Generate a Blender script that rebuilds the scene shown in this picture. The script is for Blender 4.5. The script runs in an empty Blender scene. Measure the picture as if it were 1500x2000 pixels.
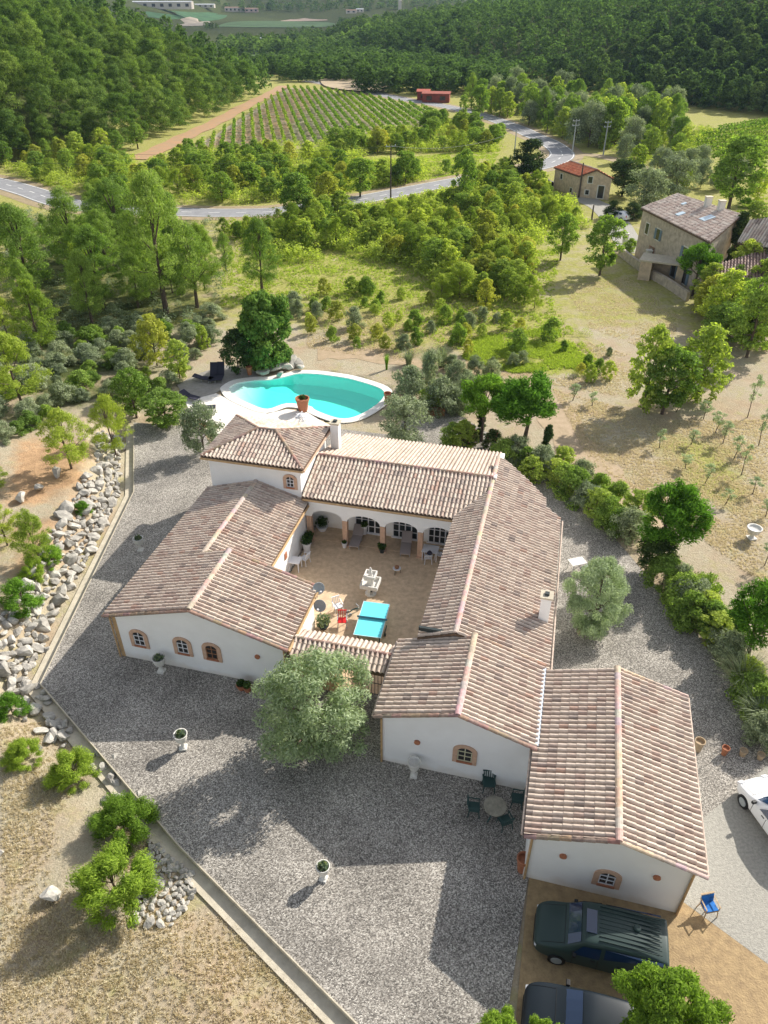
import bpy, bmesh, math, random
import numpy as np
from mathutils import Vector, Matrix, noise
R = math.radians
SC = bpy.context.scene
COL = SC.collection

# ---------------------------------------------------------------- camera, sky, sun, exposure
HAZE = .00007
CAM_H, FPX, PITCH = 29.0, 1435.0, R(35)
cam_d = bpy.data.cameras.new('camera'); cam = bpy.data.objects.new('camera', cam_d); COL.objects.link(cam)
cam.location = (0, 0, CAM_H); cam.rotation_euler = (R(90) - PITCH, 0, 0)
cam_d.sensor_fit = 'VERTICAL'; cam_d.sensor_height = 24; cam_d.sensor_width = 18; cam_d.lens = 24 * FPX / 2000
cam_d.clip_start = 0.5; cam_d.clip_end = 12000
SC.camera = cam
SUN_AZ, SUN_EL = math.atan2(1.142, .938), math.atan(1 / 1.478)      # azimuth from +Y towards +X
W = bpy.data.worlds.new('World'); SC.world = W; W.use_nodes = True
nt = W.node_tree; bg = nt.nodes['Background']
sky = nt.nodes.new('ShaderNodeTexSky'); sky.sky_type = 'NISHITA'; sky.sun_disc = False
sky.sun_elevation = SUN_EL; sky.sun_rotation = SUN_AZ; sky.dust_density = 1.5; sky.ozone_density = 1.0
hsn = nt.nodes.new('ShaderNodeHueSaturation'); hsn.inputs['Saturation'].default_value = .42
nt.links.new(sky.outputs[0], hsn.inputs['Color']); nt.links.new(hsn.outputs[0], bg.inputs[0]); bg.inputs[1].default_value = 0.14
sl = bpy.data.lights.new('sun', 'SUN'); sun = bpy.data.objects.new('sun', sl); COL.objects.link(sun)
sl.energy = 5.0; sl.angle = R(0.55); sl.color = (1.0, 0.94, 0.85)
sd = Vector((math.sin(SUN_AZ) * math.cos(SUN_EL), math.cos(SUN_AZ) * math.cos(SUN_EL), math.sin(SUN_EL)))
sun.rotation_euler = sd.to_track_quat('Z', 'Y').to_euler(); sun.location = (60, 60, 80)
SC.view_settings.view_transform = 'Standard'; SC.view_settings.look = 'None'
SC.view_settings.exposure = 0.48; SC.view_settings.gamma = 1

rnd = random.Random(11); rng = np.random.default_rng(11)
TH = 14.2
CA, SA = math.cos(R(TH)), math.sin(R(TH))
def wor(p, q): return p * CA + q * SA, -p * SA + q * CA

# ---------------------------------------------------------------- terrain height
def ray(u, v):
    dx = (u - 750) / FPX; dy = (1000 - v) / FPX
    return dx, math.cos(PITCH) + dy * math.sin(PITCH), -math.sin(PITCH) + dy * math.cos(PITCH)
def at(u, v, z=0.0):
    x, y, w = ray(u, v); t = (z - CAM_H) / w
    return x * t, y * t
KERB = [at(262, 825), at(262, 960), at(80, 1335), at(350, 1650), at(700, 2000), (4.0, 4.0)]
def sstep(a, b, x):
    t = np.clip((x - a) / (b - a), 0, 1); return t * t * (3 - 2 * t)
def kerb_dist(X, Y):
    best = np.full(X.shape, 1e9); sg = np.ones(X.shape); al = np.zeros(X.shape); acc = 0
    for i in range(len(KERB) - 1):
        (ax, ay), (bx, by) = KERB[i], KERB[i + 1]
        dx, dy = bx - ax, by - ay; L = math.hypot(dx, dy)
        t = np.clip(((X - ax) * dx + (Y - ay) * dy) / L ** 2, 0, 1)
        d = np.hypot(X - ax - t * dx, Y - ay - t * dy)
        cr = (X - ax) * dy - (Y - ay) * dx
        m = d < best - 1e-6
        best = np.where(m, d, best); sg = np.where(m, -np.sign(cr), sg); al = np.where(m, acc + t * L, al); acc += L
    return best * sg, al          # sign: + inside the yard
XL = ([-50, 0, 110, 135, 150, 170, 185, 240, 315, 345, 370, 420, 5000], [-260, -210, -160, -118, -98, -84, -60, -53, -45, -58, -120, -280, -400])
XR = ([-50, 0, 150, 200, 230, 300, 380, 520, 700, 900, 1100, 5000], [500, 420, 270, 160, 124, 84, 45, -20, -62, -40, 300, 900])
SEG = [math.hypot(KERB[i + 1][0] - KERB[i][0], KERB[i + 1][1] - KERB[i][1]) for i in range(5)]
PW = [at(u, v) for u, v in [(446, 759), (463, 749), (498, 744), (527, 743), (557, 737), (583, 731), (618, 731.5), (655, 736), (692, 743), (745, 761), (747, 780), (718, 803), (686, 817), (657, 817), (618, 803), (604, 794), (560, 789), (522, 800), (487, 789), (457, 774)]]
def in_poly(X, Y, P):
    ins = np.zeros(X.shape, bool); dm = np.full(X.shape, 1e9); n = len(P)
    for i in range(n):
        (ax, ay), (bx, by) = P[i], P[(i + 1) % n]
        ins ^= ((ay > Y) != (by > Y)) & (X < (bx - ax) * (Y - ay) / ((by - ay) or 1e-9) + ax)
        dx, dy = bx - ax, by - ay; t = np.clip(((X - ax) * dx + (Y - ay) * dy) / (dx * dx + dy * dy + 1e-9), 0, 1)
        dm = np.minimum(dm, np.hypot(X - ax - t * dx, Y - ay - t * dy))
    return np.where(ins, dm, -dm)
def H(X, Y):
    X = np.asarray(X, float); Y = np.asarray(Y, float)
    d = np.interp(Y, *XL) - X
    h = 46 * (1 - np.exp(-np.maximum(d, 0) / 100)) * sstep(0, 14, d)
    d2 = X - np.interp(Y, *XR)
    h = h + (104 - 34 * sstep(380, 620, Y)) * (1 - np.exp(-np.maximum(d2, 0) / 400)) * sstep(0, 30, d2) * (1 + .12 * np.sin(X * .021 + Y * .013))
    h = h + 1.6 * np.sin(X * .09 + 1) * np.sin(Y * .07) * sstep(4, 25, h)
    h = h + 90 * sstep(1500, 2700, Y) * (.75 + .3 * np.sin(X * .0031 + 1.2) + .1 * np.sin(X * .011))
    h = h - 4 * sstep(330, 480, Y) * (1 - sstep(0, 40, d2))
    k, al = kerb_dist(X, Y)
    near = (Y > -5) & (Y < 75) & (X > -70) & (X < 30)
    s1 = SEG[0] + SEG[1] + SEG[2] * 0          # arc length at the corner of the kerb
    up = 1 - sstep(s1 - 3, s1 + 6, al)
    out = -k
    hk = -.34 + up * (1.75 * sstep(.9, 3.6, out) + .7 * sstep(4, 14, out)) + (1 - up) * (.35 * sstep(.9, 3.0, out) + .5 * sstep(3, 14, out))
    hk = hk * (1 - sstep(14, 30, out) * .75)
    hin = -.03 - .32 * (1 - sstep(2.0, 4.0, k))
    hk = np.where(k > 0, hin, hk)
    w = (1 - sstep(55, 75, Y)) * near
    h = h + hk * w
    m = (X > -18) & (X < 4) & (Y > 50) & (Y < 68)
    if m.any():
        dp = in_poly(X[m], Y[m], PW); h[m] = np.where(dp > -.45, -2.2, h[m])
    return h
def Hs(x, y): return float(H(np.array([x]), np.array([y]))[0])
def G(u, v):
    x, y, w = ray(u, v)
    ts = np.concatenate([np.arange(4, 120, .25), np.arange(120, 700, 1.5), np.arange(700, 3500, 8)])
    hz = H(x * ts, y * ts); rz = CAM_H + w * ts
    i = int(np.argmax(rz <= hz))
    if i == 0: t = ts[-1]
    else:
        a, b = ts[i - 1], ts[i]
        for _ in range(12):
            m = (a + b) / 2
            if CAM_H + w * m <= Hs(x * m, y * m): b = m
            else: a = m
        t = b
    return x * t, y * t, Hs(x * t, y * t)

# ---------------------------------------------------------------- node material helpers
def mat(name, col, rough=.8, metal=0, spec=.3, noise_s=None, noise_a=.15, bump=0, bump_s=None, col2=None, trans=0, tint=None, coord='Object', detail=6, obrand=0, coat=0):
    m = bpy.data.materials.new(name); m.use_nodes = True; n = m.node_tree.nodes; l = m.node_tree.links
    b = n['Principled BSDF']; b.inputs['Roughness'].default_value = rough; b.inputs['Metallic'].default_value = metal
    b.inputs['Specular IOR Level'].default_value = spec; b.inputs['Coat Weight'].default_value = coat
    c4 = (*col, 1); b.inputs['Base Color'].default_value = c4
    src = None; tc = n.new('ShaderNodeTexCoord')
    if noise_s:
        no = n.new('ShaderNodeTexNoise'); no.inputs['Scale'].default_value = noise_s; no.inputs['Detail'].default_value = detail
        no.inputs['Roughness'].default_value = .65
        l.new(tc.outputs[coord], no.inputs['Vector'])
        rp = n.new('ShaderNodeValToRGB'); e = rp.color_ramp.elements
        e[0].position = .32; e[1].position = .68
        c2 = col2 or tuple(max(0, c * (1 - noise_a * 2)) for c in col)
        e[0].color = (*c2, 1); e[1].color = (*(col if col2 else tuple(min(1, c * (1 + noise_a)) for c in col)), 1)
        l.new(no.outputs[0], rp.inputs[0]); src = rp.outputs[0]
    if tint:
        a = n.new('ShaderNodeAttribute'); a.attribute_name = tint
        if src:
            mx = n.new('ShaderNodeMix'); mx.data_type = 'RGBA'; mx.blend_type = 'MULTIPLY'; mx.inputs[0].default_value = 1
            l.new(src, mx.inputs[6]); l.new(a.outputs['Color'], mx.inputs[7]); src = mx.outputs[2]
        else: src = a.outputs['Color']
    if obrand:
        oi = n.new('ShaderNodeObjectInfo'); mr = n.new('ShaderNodeMapRange'); mr.inputs[3].default_value = 1 - obrand; mr.inputs[4].default_value = 1 + obrand
        l.new(oi.outputs['Random'], mr.inputs[0])
        mx = n.new('ShaderNodeVectorMath'); mx.operation = 'SCALE'
        if src: l.new(src, mx.inputs[0])
        else: mx.inputs[0].default_value = col
        l.new(mr.outputs[0], mx.inputs['Scale']); src = mx.outputs[0]
    if src: l.new(src, b.inputs['Base Color'])
    if bump:
        nb = n.new('ShaderNodeTexNoise'); nb.inputs['Scale'].default_value = bump_s or 20; nb.inputs['Detail'].default_value = 5
        l.new(tc.outputs[coord], nb.inputs['Vector'])
        bp = n.new('ShaderNodeBump'); bp.inputs['Strength'].default_value = min(1, bump); bp.inputs['Distance'].default_value = .05
        l.new(nb.outputs[0], bp.inputs['Height']); l.new(bp.outputs[0], b.inputs['Normal'])
    return m

def foliage(name, dark, light, trans=.35, tcol=None, obr=.22, flower=None):
    m = bpy.data.materials.new(name); m.use_nodes = True; n = m.node_tree.nodes; l = m.node_tree.links
    n.remove(n['Principled BSDF']); out = n['Material Output']
    a = n.new('ShaderNodeAttribute'); a.attribute_name = 'lf'
    rp = n.new('ShaderNodeValToRGB'); rp.color_ramp.elements[0].color = (*dark, 1); rp.color_ramp.elements[1].color = (*light, 1)
    rp.color_ramp.elements[0].position = .05; rp.color_ramp.elements[1].position = .95
    if flower:
        e = rp.color_ramp.elements.new(.985); e.color = (*flower, 1); rp.color_ramp.interpolation = 'CONSTANT'
        rp.color_ramp.elements[1].position = .45
    l.new(a.outputs['Fac'], rp.inputs[0])
    oi = n.new('ShaderNodeObjectInfo')
    hs = n.new('ShaderNodeHueSaturation'); hs.inputs['Saturation'].default_value = .98
    m1 = n.new('ShaderNodeMapRange'); m1.inputs[3].default_value = .515; m1.inputs[4].default_value = .485
    m2 = n.new('ShaderNodeMapRange'); m2.inputs[3].default_value = 1 - obr; m2.inputs[4].default_value = 1 + obr
    l.new(oi.outputs['Random'], m1.inputs[0]); l.new(oi.outputs['Random'], m2.inputs[0])
    l.new(m1.outputs[0], hs.inputs['Hue']); l.new(m2.outputs[0], hs.inputs['Value']); l.new(rp.outputs[0], hs.inputs['Color'])
    d = n.new('ShaderNodeBsdfDiffuse'); t = n.new('ShaderNodeBsdfTranslucent'); mx = n.new('ShaderNodeMixShader'); mx.inputs[0].default_value = trans
    l.new(hs.outputs[0], d.inputs[0])
    tm = n.new('ShaderNodeMix'); tm.data_type = 'RGBA'; tm.blend_type = 'MULTIPLY'; tm.inputs[0].default_value = 1
    l.new(hs.outputs[0], tm.inputs[6]); tm.inputs[7].default_value = (*(tcol or (1.9, 1.75, .8)), 1); l.new(tm.outputs[2], t.inputs[0])
    l.new(d.outputs[0], mx.inputs[1]); l.new(t.outputs[0], mx.inputs[2]); l.new(mx.outputs[0], out.inputs[0])
    return m

# ---------------------------------------------------------------- mesh helpers
def tagx(o, label=None, cat=None, group=None, kind=None):
    if label: o['label'] = label
    if cat: o['category'] = cat
    if group: o['group'] = group
    if kind: o['kind'] = kind
    return o
def empty(name, loc, rz=0, label=None, cat=None, group=None):
    o = bpy.data.objects.new(name, None); COL.objects.link(o); o.location = loc; o.rotation_euler = (0, 0, rz)
    o.empty_display_size = .2
    return tagx(o, label, cat, group)
def copy_tree(o, parent=None):
    c = o.copy(); COL.objects.link(c); c.parent = parent
    for ch in list(o.children): copy_tree(ch, c)
    return c
class MB:
    def __init__(s): s.v = []; s.f = []; s.t = []
    def add(s, vs, fs, tint=None):
        k = len(s.v); s.v += [tuple(v) for v in vs]
        for f in fs: s.f.append(tuple(i + k for i in f)); s.t.append(tint)
        return s
    def box(s, x0, x1, y0, y1, z0, z1, tint=None):
        vs = [(x, y, z) for z in (z0, z1) for x, y in ((x0, y0), (x1, y0), (x1, y1), (x0, y1))]
        return s.add(vs, [(3, 2, 1, 0), (4, 5, 6, 7), (0, 1, 5, 4), (1, 2, 6, 5), (2, 3, 7, 6), (3, 0, 4, 7)], tint)
    def bar(s, a, b, w, h=None, tint=None):           # box beam between two points
        a, b = Vector(a), Vector(b); d = (b - a)
        h = h or w; z = d.normalized(); x = z.cross(Vector((0, 0, 1)))
        if x.length < 1e-3: x = Vector((1, 0, 0))
        x.normalize(); y = z.cross(x)
        vs = [p + x * sx * w / 2 + y * sy * h / 2 for p in (a, b) for sx, sy in ((-1, -1), (1, -1), (1, 1), (-1, 1))]
        return s.add(vs, [(3, 2, 1, 0), (4, 5, 6, 7), (0, 1, 5, 4), (1, 2, 6, 5), (2, 3, 7, 6), (3, 0, 4, 7)], tint)
    def tube(s, pts, rs, n=8, caps=True, tint=None):
        pts = [Vector(p) for p in pts]; rs = rs if hasattr(rs, '__len__') else [rs] * len(pts)
        vs = []
        for i, p in enumerate(pts):
            d = (pts[min(i + 1, len(pts) - 1)] - pts[max(i - 1, 0)]).normalized()
            x = d.cross(Vector((0, 0, 1)));
            if x.length < .05: x = d.cross(Vector((0, 1, 0)))
            x.normalize(); y = d.cross(x)
            for k in range(n):
                a = 2 * math.pi * k / n; vs.append(p + (x * math.cos(a) + y * math.sin(a)) * rs[i])
        fs = [(i * n + k, i * n + (k + 1) % n, (i + 1) * n + (k + 1) % n, (i + 1) * n + k) for i in range(len(pts) - 1) for k in range(n)]
        if caps: fs += [tuple(range(n - 1, -1, -1)), tuple((len(pts) - 1) * n + k for k in range(n))]
        return s.add(vs, fs, tint)
    def lathe(s, prof, c=(0, 0, 0), n=20, tint=None):      # prof [(r,z)]
        vs = []
        for r, z in prof:
            for k in range(n):
                a = 2 * math.pi * k / n; vs.append((c[0] + r * math.cos(a), c[1] + r * math.sin(a), c[2] + z))
        m = len(prof)
        fs = [(i * n + k, i * n + (k + 1) % n, (i + 1) * n + (k + 1) % n, (i + 1) * n + k) for i in range(m - 1) for k in range(n)]
        fs += [tuple(range(n - 1, -1, -1)), tuple((m - 1) * n + k for k in range(n))]
        return s.add(vs, fs, tint)
    def prism(s, poly, z0, z1, tint=None):
        n = len(poly); z0f = z0 if callable(z0) else (lambda x, y: z0); z1f = z1 if callable(z1) else (lambda x, y: z1)
        vs = [(x, y, z0f(x, y)) for x, y in poly] + [(x, y, z1f(x, y)) for x, y in poly]
        ar = sum(poly[i][0] * poly[(i + 1) % n][1] - poly[(i + 1) % n][0] * poly[i][1] for i in range(n))
        fs = [tuple(range(n - 1, -1, -1)), tuple(range(n, 2 * n))] + [(i, (i + 1) % n, n + (i + 1) % n, n + i) for i in range(n)]
        if ar < 0: fs = [f[::-1] for f in fs]
        return s.add(vs, fs, tint)
    def extr(s, prof, axis, a, b, tint=None):            # 2D profile extruded along axis ('x': prof=(y,z), 'y': prof=(x,z))
        n = len(prof)
        mk = (lambda c, u, w: (c, u, w)) if axis == 'x' else (lambda c, u, w: (u, c, w))
        vs = [mk(a, u, w) for u, w in prof] + [mk(b, u, w) for u, w in prof]
        fs = [tuple(range(n)), tuple(range(2 * n - 1, n - 1, -1))] + [(i, n + i, n + (i + 1) % n, (i + 1) % n) for i in range(n)]
        return s.add(vs, fs, tint)
    def build(s, name, m, parent=None, smooth=False, loc=(0, 0, 0), fixn=True):
        me = bpy.data.meshes.new(name); me.from_pydata(s.v, [], s.f)
        ms = m if isinstance(m, (list, tuple)) else [m]
        for k in ms: me.materials.append(k)
        if any(t is not None for t in s.t):
            at_ = me.attributes.new('tint', 'FLOAT_COLOR', 'FACE')
            arr = np.ones((len(s.f), 4), np.float32)
            for i, t in enumerate(s.t):
                if t is not None: arr[i, :3] = t
            at_.data.foreach_set('color', arr.ravel())
        if fixn:
            bm = bmesh.new(); bm.from_mesh(me); bmesh.ops.recalc_face_normals(bm, faces=bm.faces); bm.to_mesh(me); bm.free()
        if smooth: me.polygons.foreach_set('use_smooth', [True] * len(me.polygons))
        me.update()
        o = bpy.data.objects.new(name, me); COL.objects.link(o); o.parent = parent; o.location = loc
        return o
def npmesh(name, V, F4, m, lf=None, smooth=False):       # fast quad mesh from arrays
    me = bpy.data.meshes.new(name); nf = len(F4)
    me.vertices.add(len(V)); me.vertices.foreach_set('co', np.ascontiguousarray(V, np.float32).ravel())
    me.loops.add(nf * 4); me.loops.foreach_set('vertex_index', np.ascontiguousarray(F4, np.int32).ravel())
    me.polygons.add(nf); me.polygons.foreach_set('loop_start', np.arange(0, nf * 4, 4, dtype=np.int32))
    me.polygons.foreach_set('loop_total', np.full(nf, 4, np.int32))
    me.update(calc_edges=True)
    for k in (m if isinstance(m, (list, tuple)) else [m]): me.materials.append(k)
    if lf is not None:
        a = me.attributes.new('lf', 'FLOAT', 'FACE'); a.data.foreach_set('value', lf.astype(np.float32))
    if smooth: me.polygons.foreach_set('use_smooth', [True] * nf)
    return me
def bevel(o, w, seg=2, ang=40):
    md = o.modifiers.new('bevel', 'BEVEL'); md.width = w; md.segments = seg; md.limit_method = 'ANGLE'; md.angle_limit = R(ang)
    return o

# ---------------------------------------------------------------- ground materials
def gravel_mat(name, cols, scale=14, bumpd=.05):
    m = bpy.data.materials.new(name); m.use_nodes = True; n = m.node_tree.nodes; l = m.node_tree.links; b = n['Principled BSDF']
    b.inputs['Roughness'].default_value = .85; b.inputs['Specular IOR Level'].default_value = .2
    tc = n.new('ShaderNodeTexCoord'); vo = n.new('ShaderNodeTexVoronoi'); vo.inputs['Scale'].default_value = scale; vo.voronoi_dimensions = '2D'
    l.new(tc.outputs['Object'], vo.inputs['Vector'])
    rp = n.new('ShaderNodeValToRGB'); rp.color_ramp.interpolation = 'LINEAR'
    sx = n.new('ShaderNodeSeparateColor'); l.new(vo.outputs['Color'], sx.inputs[0]); l.new(sx.outputs[0], rp.inputs[0])
    e = rp.color_ramp.elements; e[0].color = (*cols[0], 1); e[0].position = 0; e[1].color = (*cols[-1], 1); e[1].position = 1
    for i, c in enumerate(cols[1:-1]): k = e.new((i + 1) / (len(cols) - 1)); k.color = (*c, 1)
    no = n.new('ShaderNodeTexNoise'); no.inputs['Scale'].default_value = .35; no.inputs['Detail'].default_value = 5; l.new(tc.outputs['Object'], no.inputs['Vector'])
    mr = n.new('ShaderNodeMapRange'); mr.inputs[1].default_value = .3; mr.inputs[2].default_value = .7; mr.inputs[3].default_value = .72; mr.inputs[4].default_value = 1.18
    l.new(no.outputs[0], mr.inputs[0])
    vm = n.new('ShaderNodeVectorMath'); vm.operation = 'SCALE'; l.new(rp.outputs[0], vm.inputs[0]); l.new(mr.outputs[0], vm.inputs['Scale'])
    l.new(vm.outputs[0], b.inputs['Base Color'])
    bp = n.new('ShaderNodeBump'); bp.inputs['Strength'].default_value = 1; bp.inputs['Distance'].default_value = bumpd; bp.invert = True
    l.new(vo.outputs['Distance'], bp.inputs['Height']); l.new(bp.outputs[0], b.inputs['Normal'])
    return m
M = {}
M['gravel'] = gravel_mat('gravel', [(.09, .083, .074), (.20, .184, .162), (.295, .27, .235), (.40, .368, .325), (.66, .62, .55)], 27, .018)
M['drive'] = mat('drive_gravel', (.40, .38, .33), noise_s=9, noise_a=.12, bump=.6, bump_s=18, col2=(.26, .25, .22))
M['soil'] = mat('sandy_soil', (.42, .30, .155), noise_s=3.5, col2=(.25, .175, .095), bump=.6, bump_s=14, detail=9)
M['patio'] = mat('patio_paving', (.70, .53, .35), noise_s=3, col2=(.48, .35, .23), bump=.3, bump_s=10, detail=8)
M['concrete'] = mat('concrete', (.60, .54, .42), noise_s=2.5, col2=(.44, .39, .30), bump=.3, bump_s=20)
M['road'] = mat('asphalt', (.30, .30, .31), noise_s=.8, col2=(.22, .22, .23), bump=.2, bump_s=20)
M['roadpaint'] = mat('road_paint', (.75, .75, .72))
M['verge'] = mat('dry_verge', (.40, .30, .19), noise_s=1.2, col2=(.24, .20, .11), bump=.5, bump_s=8)
M['redsoil'] = mat('red_soil', (.44, .25, .13), noise_s=.35, col2=(.34, .24, .14), bump=.5, bump_s=5)
M['white'] = mat('render_white', (.85, .85, .84), noise_s=.8, col2=(.79, .785, .77), bump=.12, bump_s=30)
_w = M['white'].node_tree; _b = _w.nodes['Principled BSDF']; _src = _b.inputs['Base Color'].links[0].from_socket      # soil splashed up the foot of the walls
_tc = _w.nodes.new('ShaderNodeTexCoord'); _sx = _w.nodes.new('ShaderNodeSeparateXYZ'); _w.links.new(_tc.outputs['Object'], _sx.inputs[0])
_no = _w.nodes.new('ShaderNodeTexNoise'); _no.inputs['Scale'].default_value = 1.3; _no.inputs['Detail'].default_value = 7; _w.links.new(_tc.outputs['Object'], _no.inputs['Vector'])
_ad = _w.nodes.new('ShaderNodeMath'); _ad.operation = 'MULTIPLY_ADD'; _ad.inputs[1].default_value = -1.2; _w.links.new(_no.outputs[0], _ad.inputs[0]); _w.links.new(_sx.outputs[2], _ad.inputs[2])
_mr = _w.nodes.new('ShaderNodeMapRange'); _mr.inputs[1].default_value = -.75; _mr.inputs[2].default_value = -.15; _mr.inputs[3].default_value = .5; _mr.inputs[4].default_value = 0; _w.links.new(_ad.outputs[0], _mr.inputs[0])
_mx = _w.nodes.new('ShaderNodeMix'); _mx.data_type = 'RGBA'; _mx.inputs[7].default_value = (.55, .44, .30, 1); _w.links.new(_mr.outputs[0], _mx.inputs[0]); _w.links.new(_src, _mx.inputs[6]); _w.links.new(_mx.outputs[2], _b.inputs['Base Color'])
M['deck'] = mat('pool_paving', (.80, .75, .68), noise_s=2.5, noise_a=.06, bump=.15, bump_s=12)
M['coping'] = mat('pool_coping', (.80, .77, .71), noise_s=3, noise_a=.05)
M['ochre'] = mat('ochre_trim', (.50, .33, .17), noise_s=4, noise_a=.12)
M['peach'] = mat('peach_surround', (.56, .37, .26), noise_s=6, noise_a=.1)
M['terracotta'] = mat('terracotta', (.42, .17, .09), noise_s=8, noise_a=.15)
M['tile'] = mat('roof_tile', (1, 1, 1), rough=.75, noise_s=5, noise_a=.16, tint='tint', bump=.15, bump_s=40)
M['mortar'] = mat('ridge_mortar', (.56, .45, .37), noise_s=6, noise_a=.18)
M['timber'] = mat('roof_edge', (.16, .105, .07), noise_s=6, noise_a=.2)
M['glass'] = mat('window_glass', (.02, .028, .032), rough=.08, spec=.8)
M['shade'] = mat('shadowed_pane', (.03, .03, .03), rough=.2, spec=.6)
M['plastic'] = mat('white_plastic', (.72, .72, .74), rough=.4, spec=.5)
M['plaster'] = mat('white_stone', (.70, .68, .63), noise_s=9, noise_a=.08, bump=.3, bump_s=25)
M['metal_dark'] = mat('dark_metal', (.03, .04, .04), rough=.5)
M['metal_green'] = mat('green_metal', (.03, .07, .065), rough=.5)
M['wood'] = mat('wood', (.30, .15, .08), noise_s=6, noise_a=.2)
M['bark'] = mat('bark', (.13, .095, .07), noise_s=5, noise_a=.25, bump=.6, bump_s=10)
M['darkcloth'] = mat('dark_cloth', (.03, .03, .05))
M['redp'] = mat('red_plastic', (.55, .02, .02), rough=.4)
M['grey'] = mat('grey_metal', (.33, .36, .37), rough=.45)
M['taupe'] = mat('taupe_fabric', (.36, .31, .29))
M['rock'] = mat('limestone', (.52, .49, .43), noise_s=3, col2=(.27, .255, .23), bump=.8, bump_s=5, obrand=.22, detail=8)
M['stone'] = mat('rubble_stone', (.70, .55, .38), noise_s=2.0, col2=(.42, .33, .24), bump=.8, bump_s=5, detail=9)
M['stonegrey'] = mat('grey_rubble_stone', (.60, .51, .41), noise_s=2.0, col2=(.34, .285, .23), bump=.8, bump_s=5, detail=9)
M['water'] = mat('pool_water', (.02, .55, .52))
# ---------------------------------------------------------------- terrain sheet
def terrain_mat():
    m = bpy.data.materials.new('terrain'); m.use_nodes = True; n = m.node_tree.nodes; l = m.node_tree.links; b = n['Principled BSDF']
    b.inputs['Roughness'].default_value = .95; b.inputs['Specular IOR Level'].default_value = .05
    tc = n.new('ShaderNodeTexCoord')
    def nz(s, d=8, r=.65):
        x = n.new('ShaderNodeTexNoise'); x.inputs['Scale'].default_value = s; x.inputs['Detail'].default_value = d; x.inputs['Roughness'].default_value = r
        l.new(tc.outputs['Object'], x.inputs['Vector']); return x.outputs[0]
    def ramp(f, a, b_, p0=.35, p1=.65):
        r = n.new('ShaderNodeValToRGB'); r.color_ramp.elements[0].position = p0; r.color_ramp.elements[1].position = p1
        r.color_ramp.elements[0].color = (*a, 1) if len(a) == 3 else a; r.color_ramp.elements[1].color = (*b_, 1); l.new(f, r.inputs[0]); return r.outputs[0]
    def mix(f, a, b_, t='MIX'):
        x = n.new('ShaderNodeMix'); x.data_type = 'RGBA'; x.blend_type = t
        if isinstance(f, (int, float)): x.inputs[0].default_value = f
        else: l.new(f, x.inputs[0])
        l.new(a, x.inputs[6]); l.new(b_, x.inputs[7]); return x.outputs[2]
    straw = mix(.5, ramp(nz(3, 10, .8), (.27, .24, .155), (.58, .505, .37), .32, .68), ramp(nz(17, 5, .8), (.165, .145, .09), (.69, .61, .46), .36, .64))
    earth = ramp(nz(1.1, 9), (.37, .28, .185), (.47, .37, .26))
    green = ramp(nz(2.6, 9, .7), (.19, .20, .055), (.48, .45, .15), .3, .7)
    a = n.new('ShaderNodeAttribute'); a.attribute_name = 'zone'; sp = n.new('ShaderNodeSeparateColor'); l.new(a.outputs['Color'], sp.inputs[0])
    base = mix(ramp(nz(.22, 7, .7), (0, 0, 0), (1, 1, 1), .42, .62), straw, earth)
    def add(f, k):
        x = n.new('ShaderNodeMath'); x.operation = 'MULTIPLY_ADD'; l.new(f, x.inputs[0]); x.inputs[1].default_value = k[0]; x.inputs[2].default_value = k[1]; return x.outputs[0]
    def gate(zone, s, soft=.12):       # zone weight against noise -> ragged patches
        x = n.new('ShaderNodeMath'); x.operation = 'ADD'; l.new(zone, x.inputs[0]); l.new(nz(s, 8, .7), x.inputs[1])
        r = n.new('ShaderNodeMapRange'); r.inputs[1].default_value = .95 - soft; r.inputs[2].default_value = .95 + soft; l.new(x.outputs[0], r.inputs[0]); return r.outputs[0]
    c = mix(gate(sp.outputs[0], .55), base, green)
    forest = ramp(nz(.5, 10), (.055, .07, .025), (.13, .15, .05))
    c = mix(gate(sp.outputs[1], .3), c, forest)
    red = ramp(nz(1.0, 8), (.33, .21, .12), (.54, .35, .20))
    c = mix(gate(sp.outputs[2], .35), c, red)
    l.new(c, b.inputs['Base Color'])
    bp = n.new('ShaderNodeBump'); bp.inputs['Strength'].default_value = .9; bp.inputs['Distance'].default_value = .12
    l.new(nz(6, 9, .75), bp.inputs['Height']); l.new(bp.outputs[0], b.inputs['Normal'])
    return m
def poly_w(X, Y, pts, soft=2.0):      # 1 inside a polygon given as photo points on the ground
    P = [G(u, v)[:2] for u, v in pts]; n = len(P)
    ins = np.zeros(X.shape, bool); dm = np.full(X.shape, 1e9)
    for i in range(n):
        (ax, ay), (bx, by) = P[i], P[(i + 1) % n]
        c = ((ay > Y) != (by > Y)) & (X < (bx - ax) * (Y - ay) / ((by - ay) or 1e-9) + ax); ins ^= c
        dx, dy = bx - ax, by - ay; t = np.clip(((X - ax) * dx + (Y - ay) * dy) / (dx * dx + dy * dy + 1e-9), 0, 1)
        dm = np.minimum(dm, np.hypot(X - ax - t * dx, Y - ay - t * dy))
    s = np.where(ins, dm, -dm); return np.clip(s / soft * .5 + .5, 0, 1)
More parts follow.
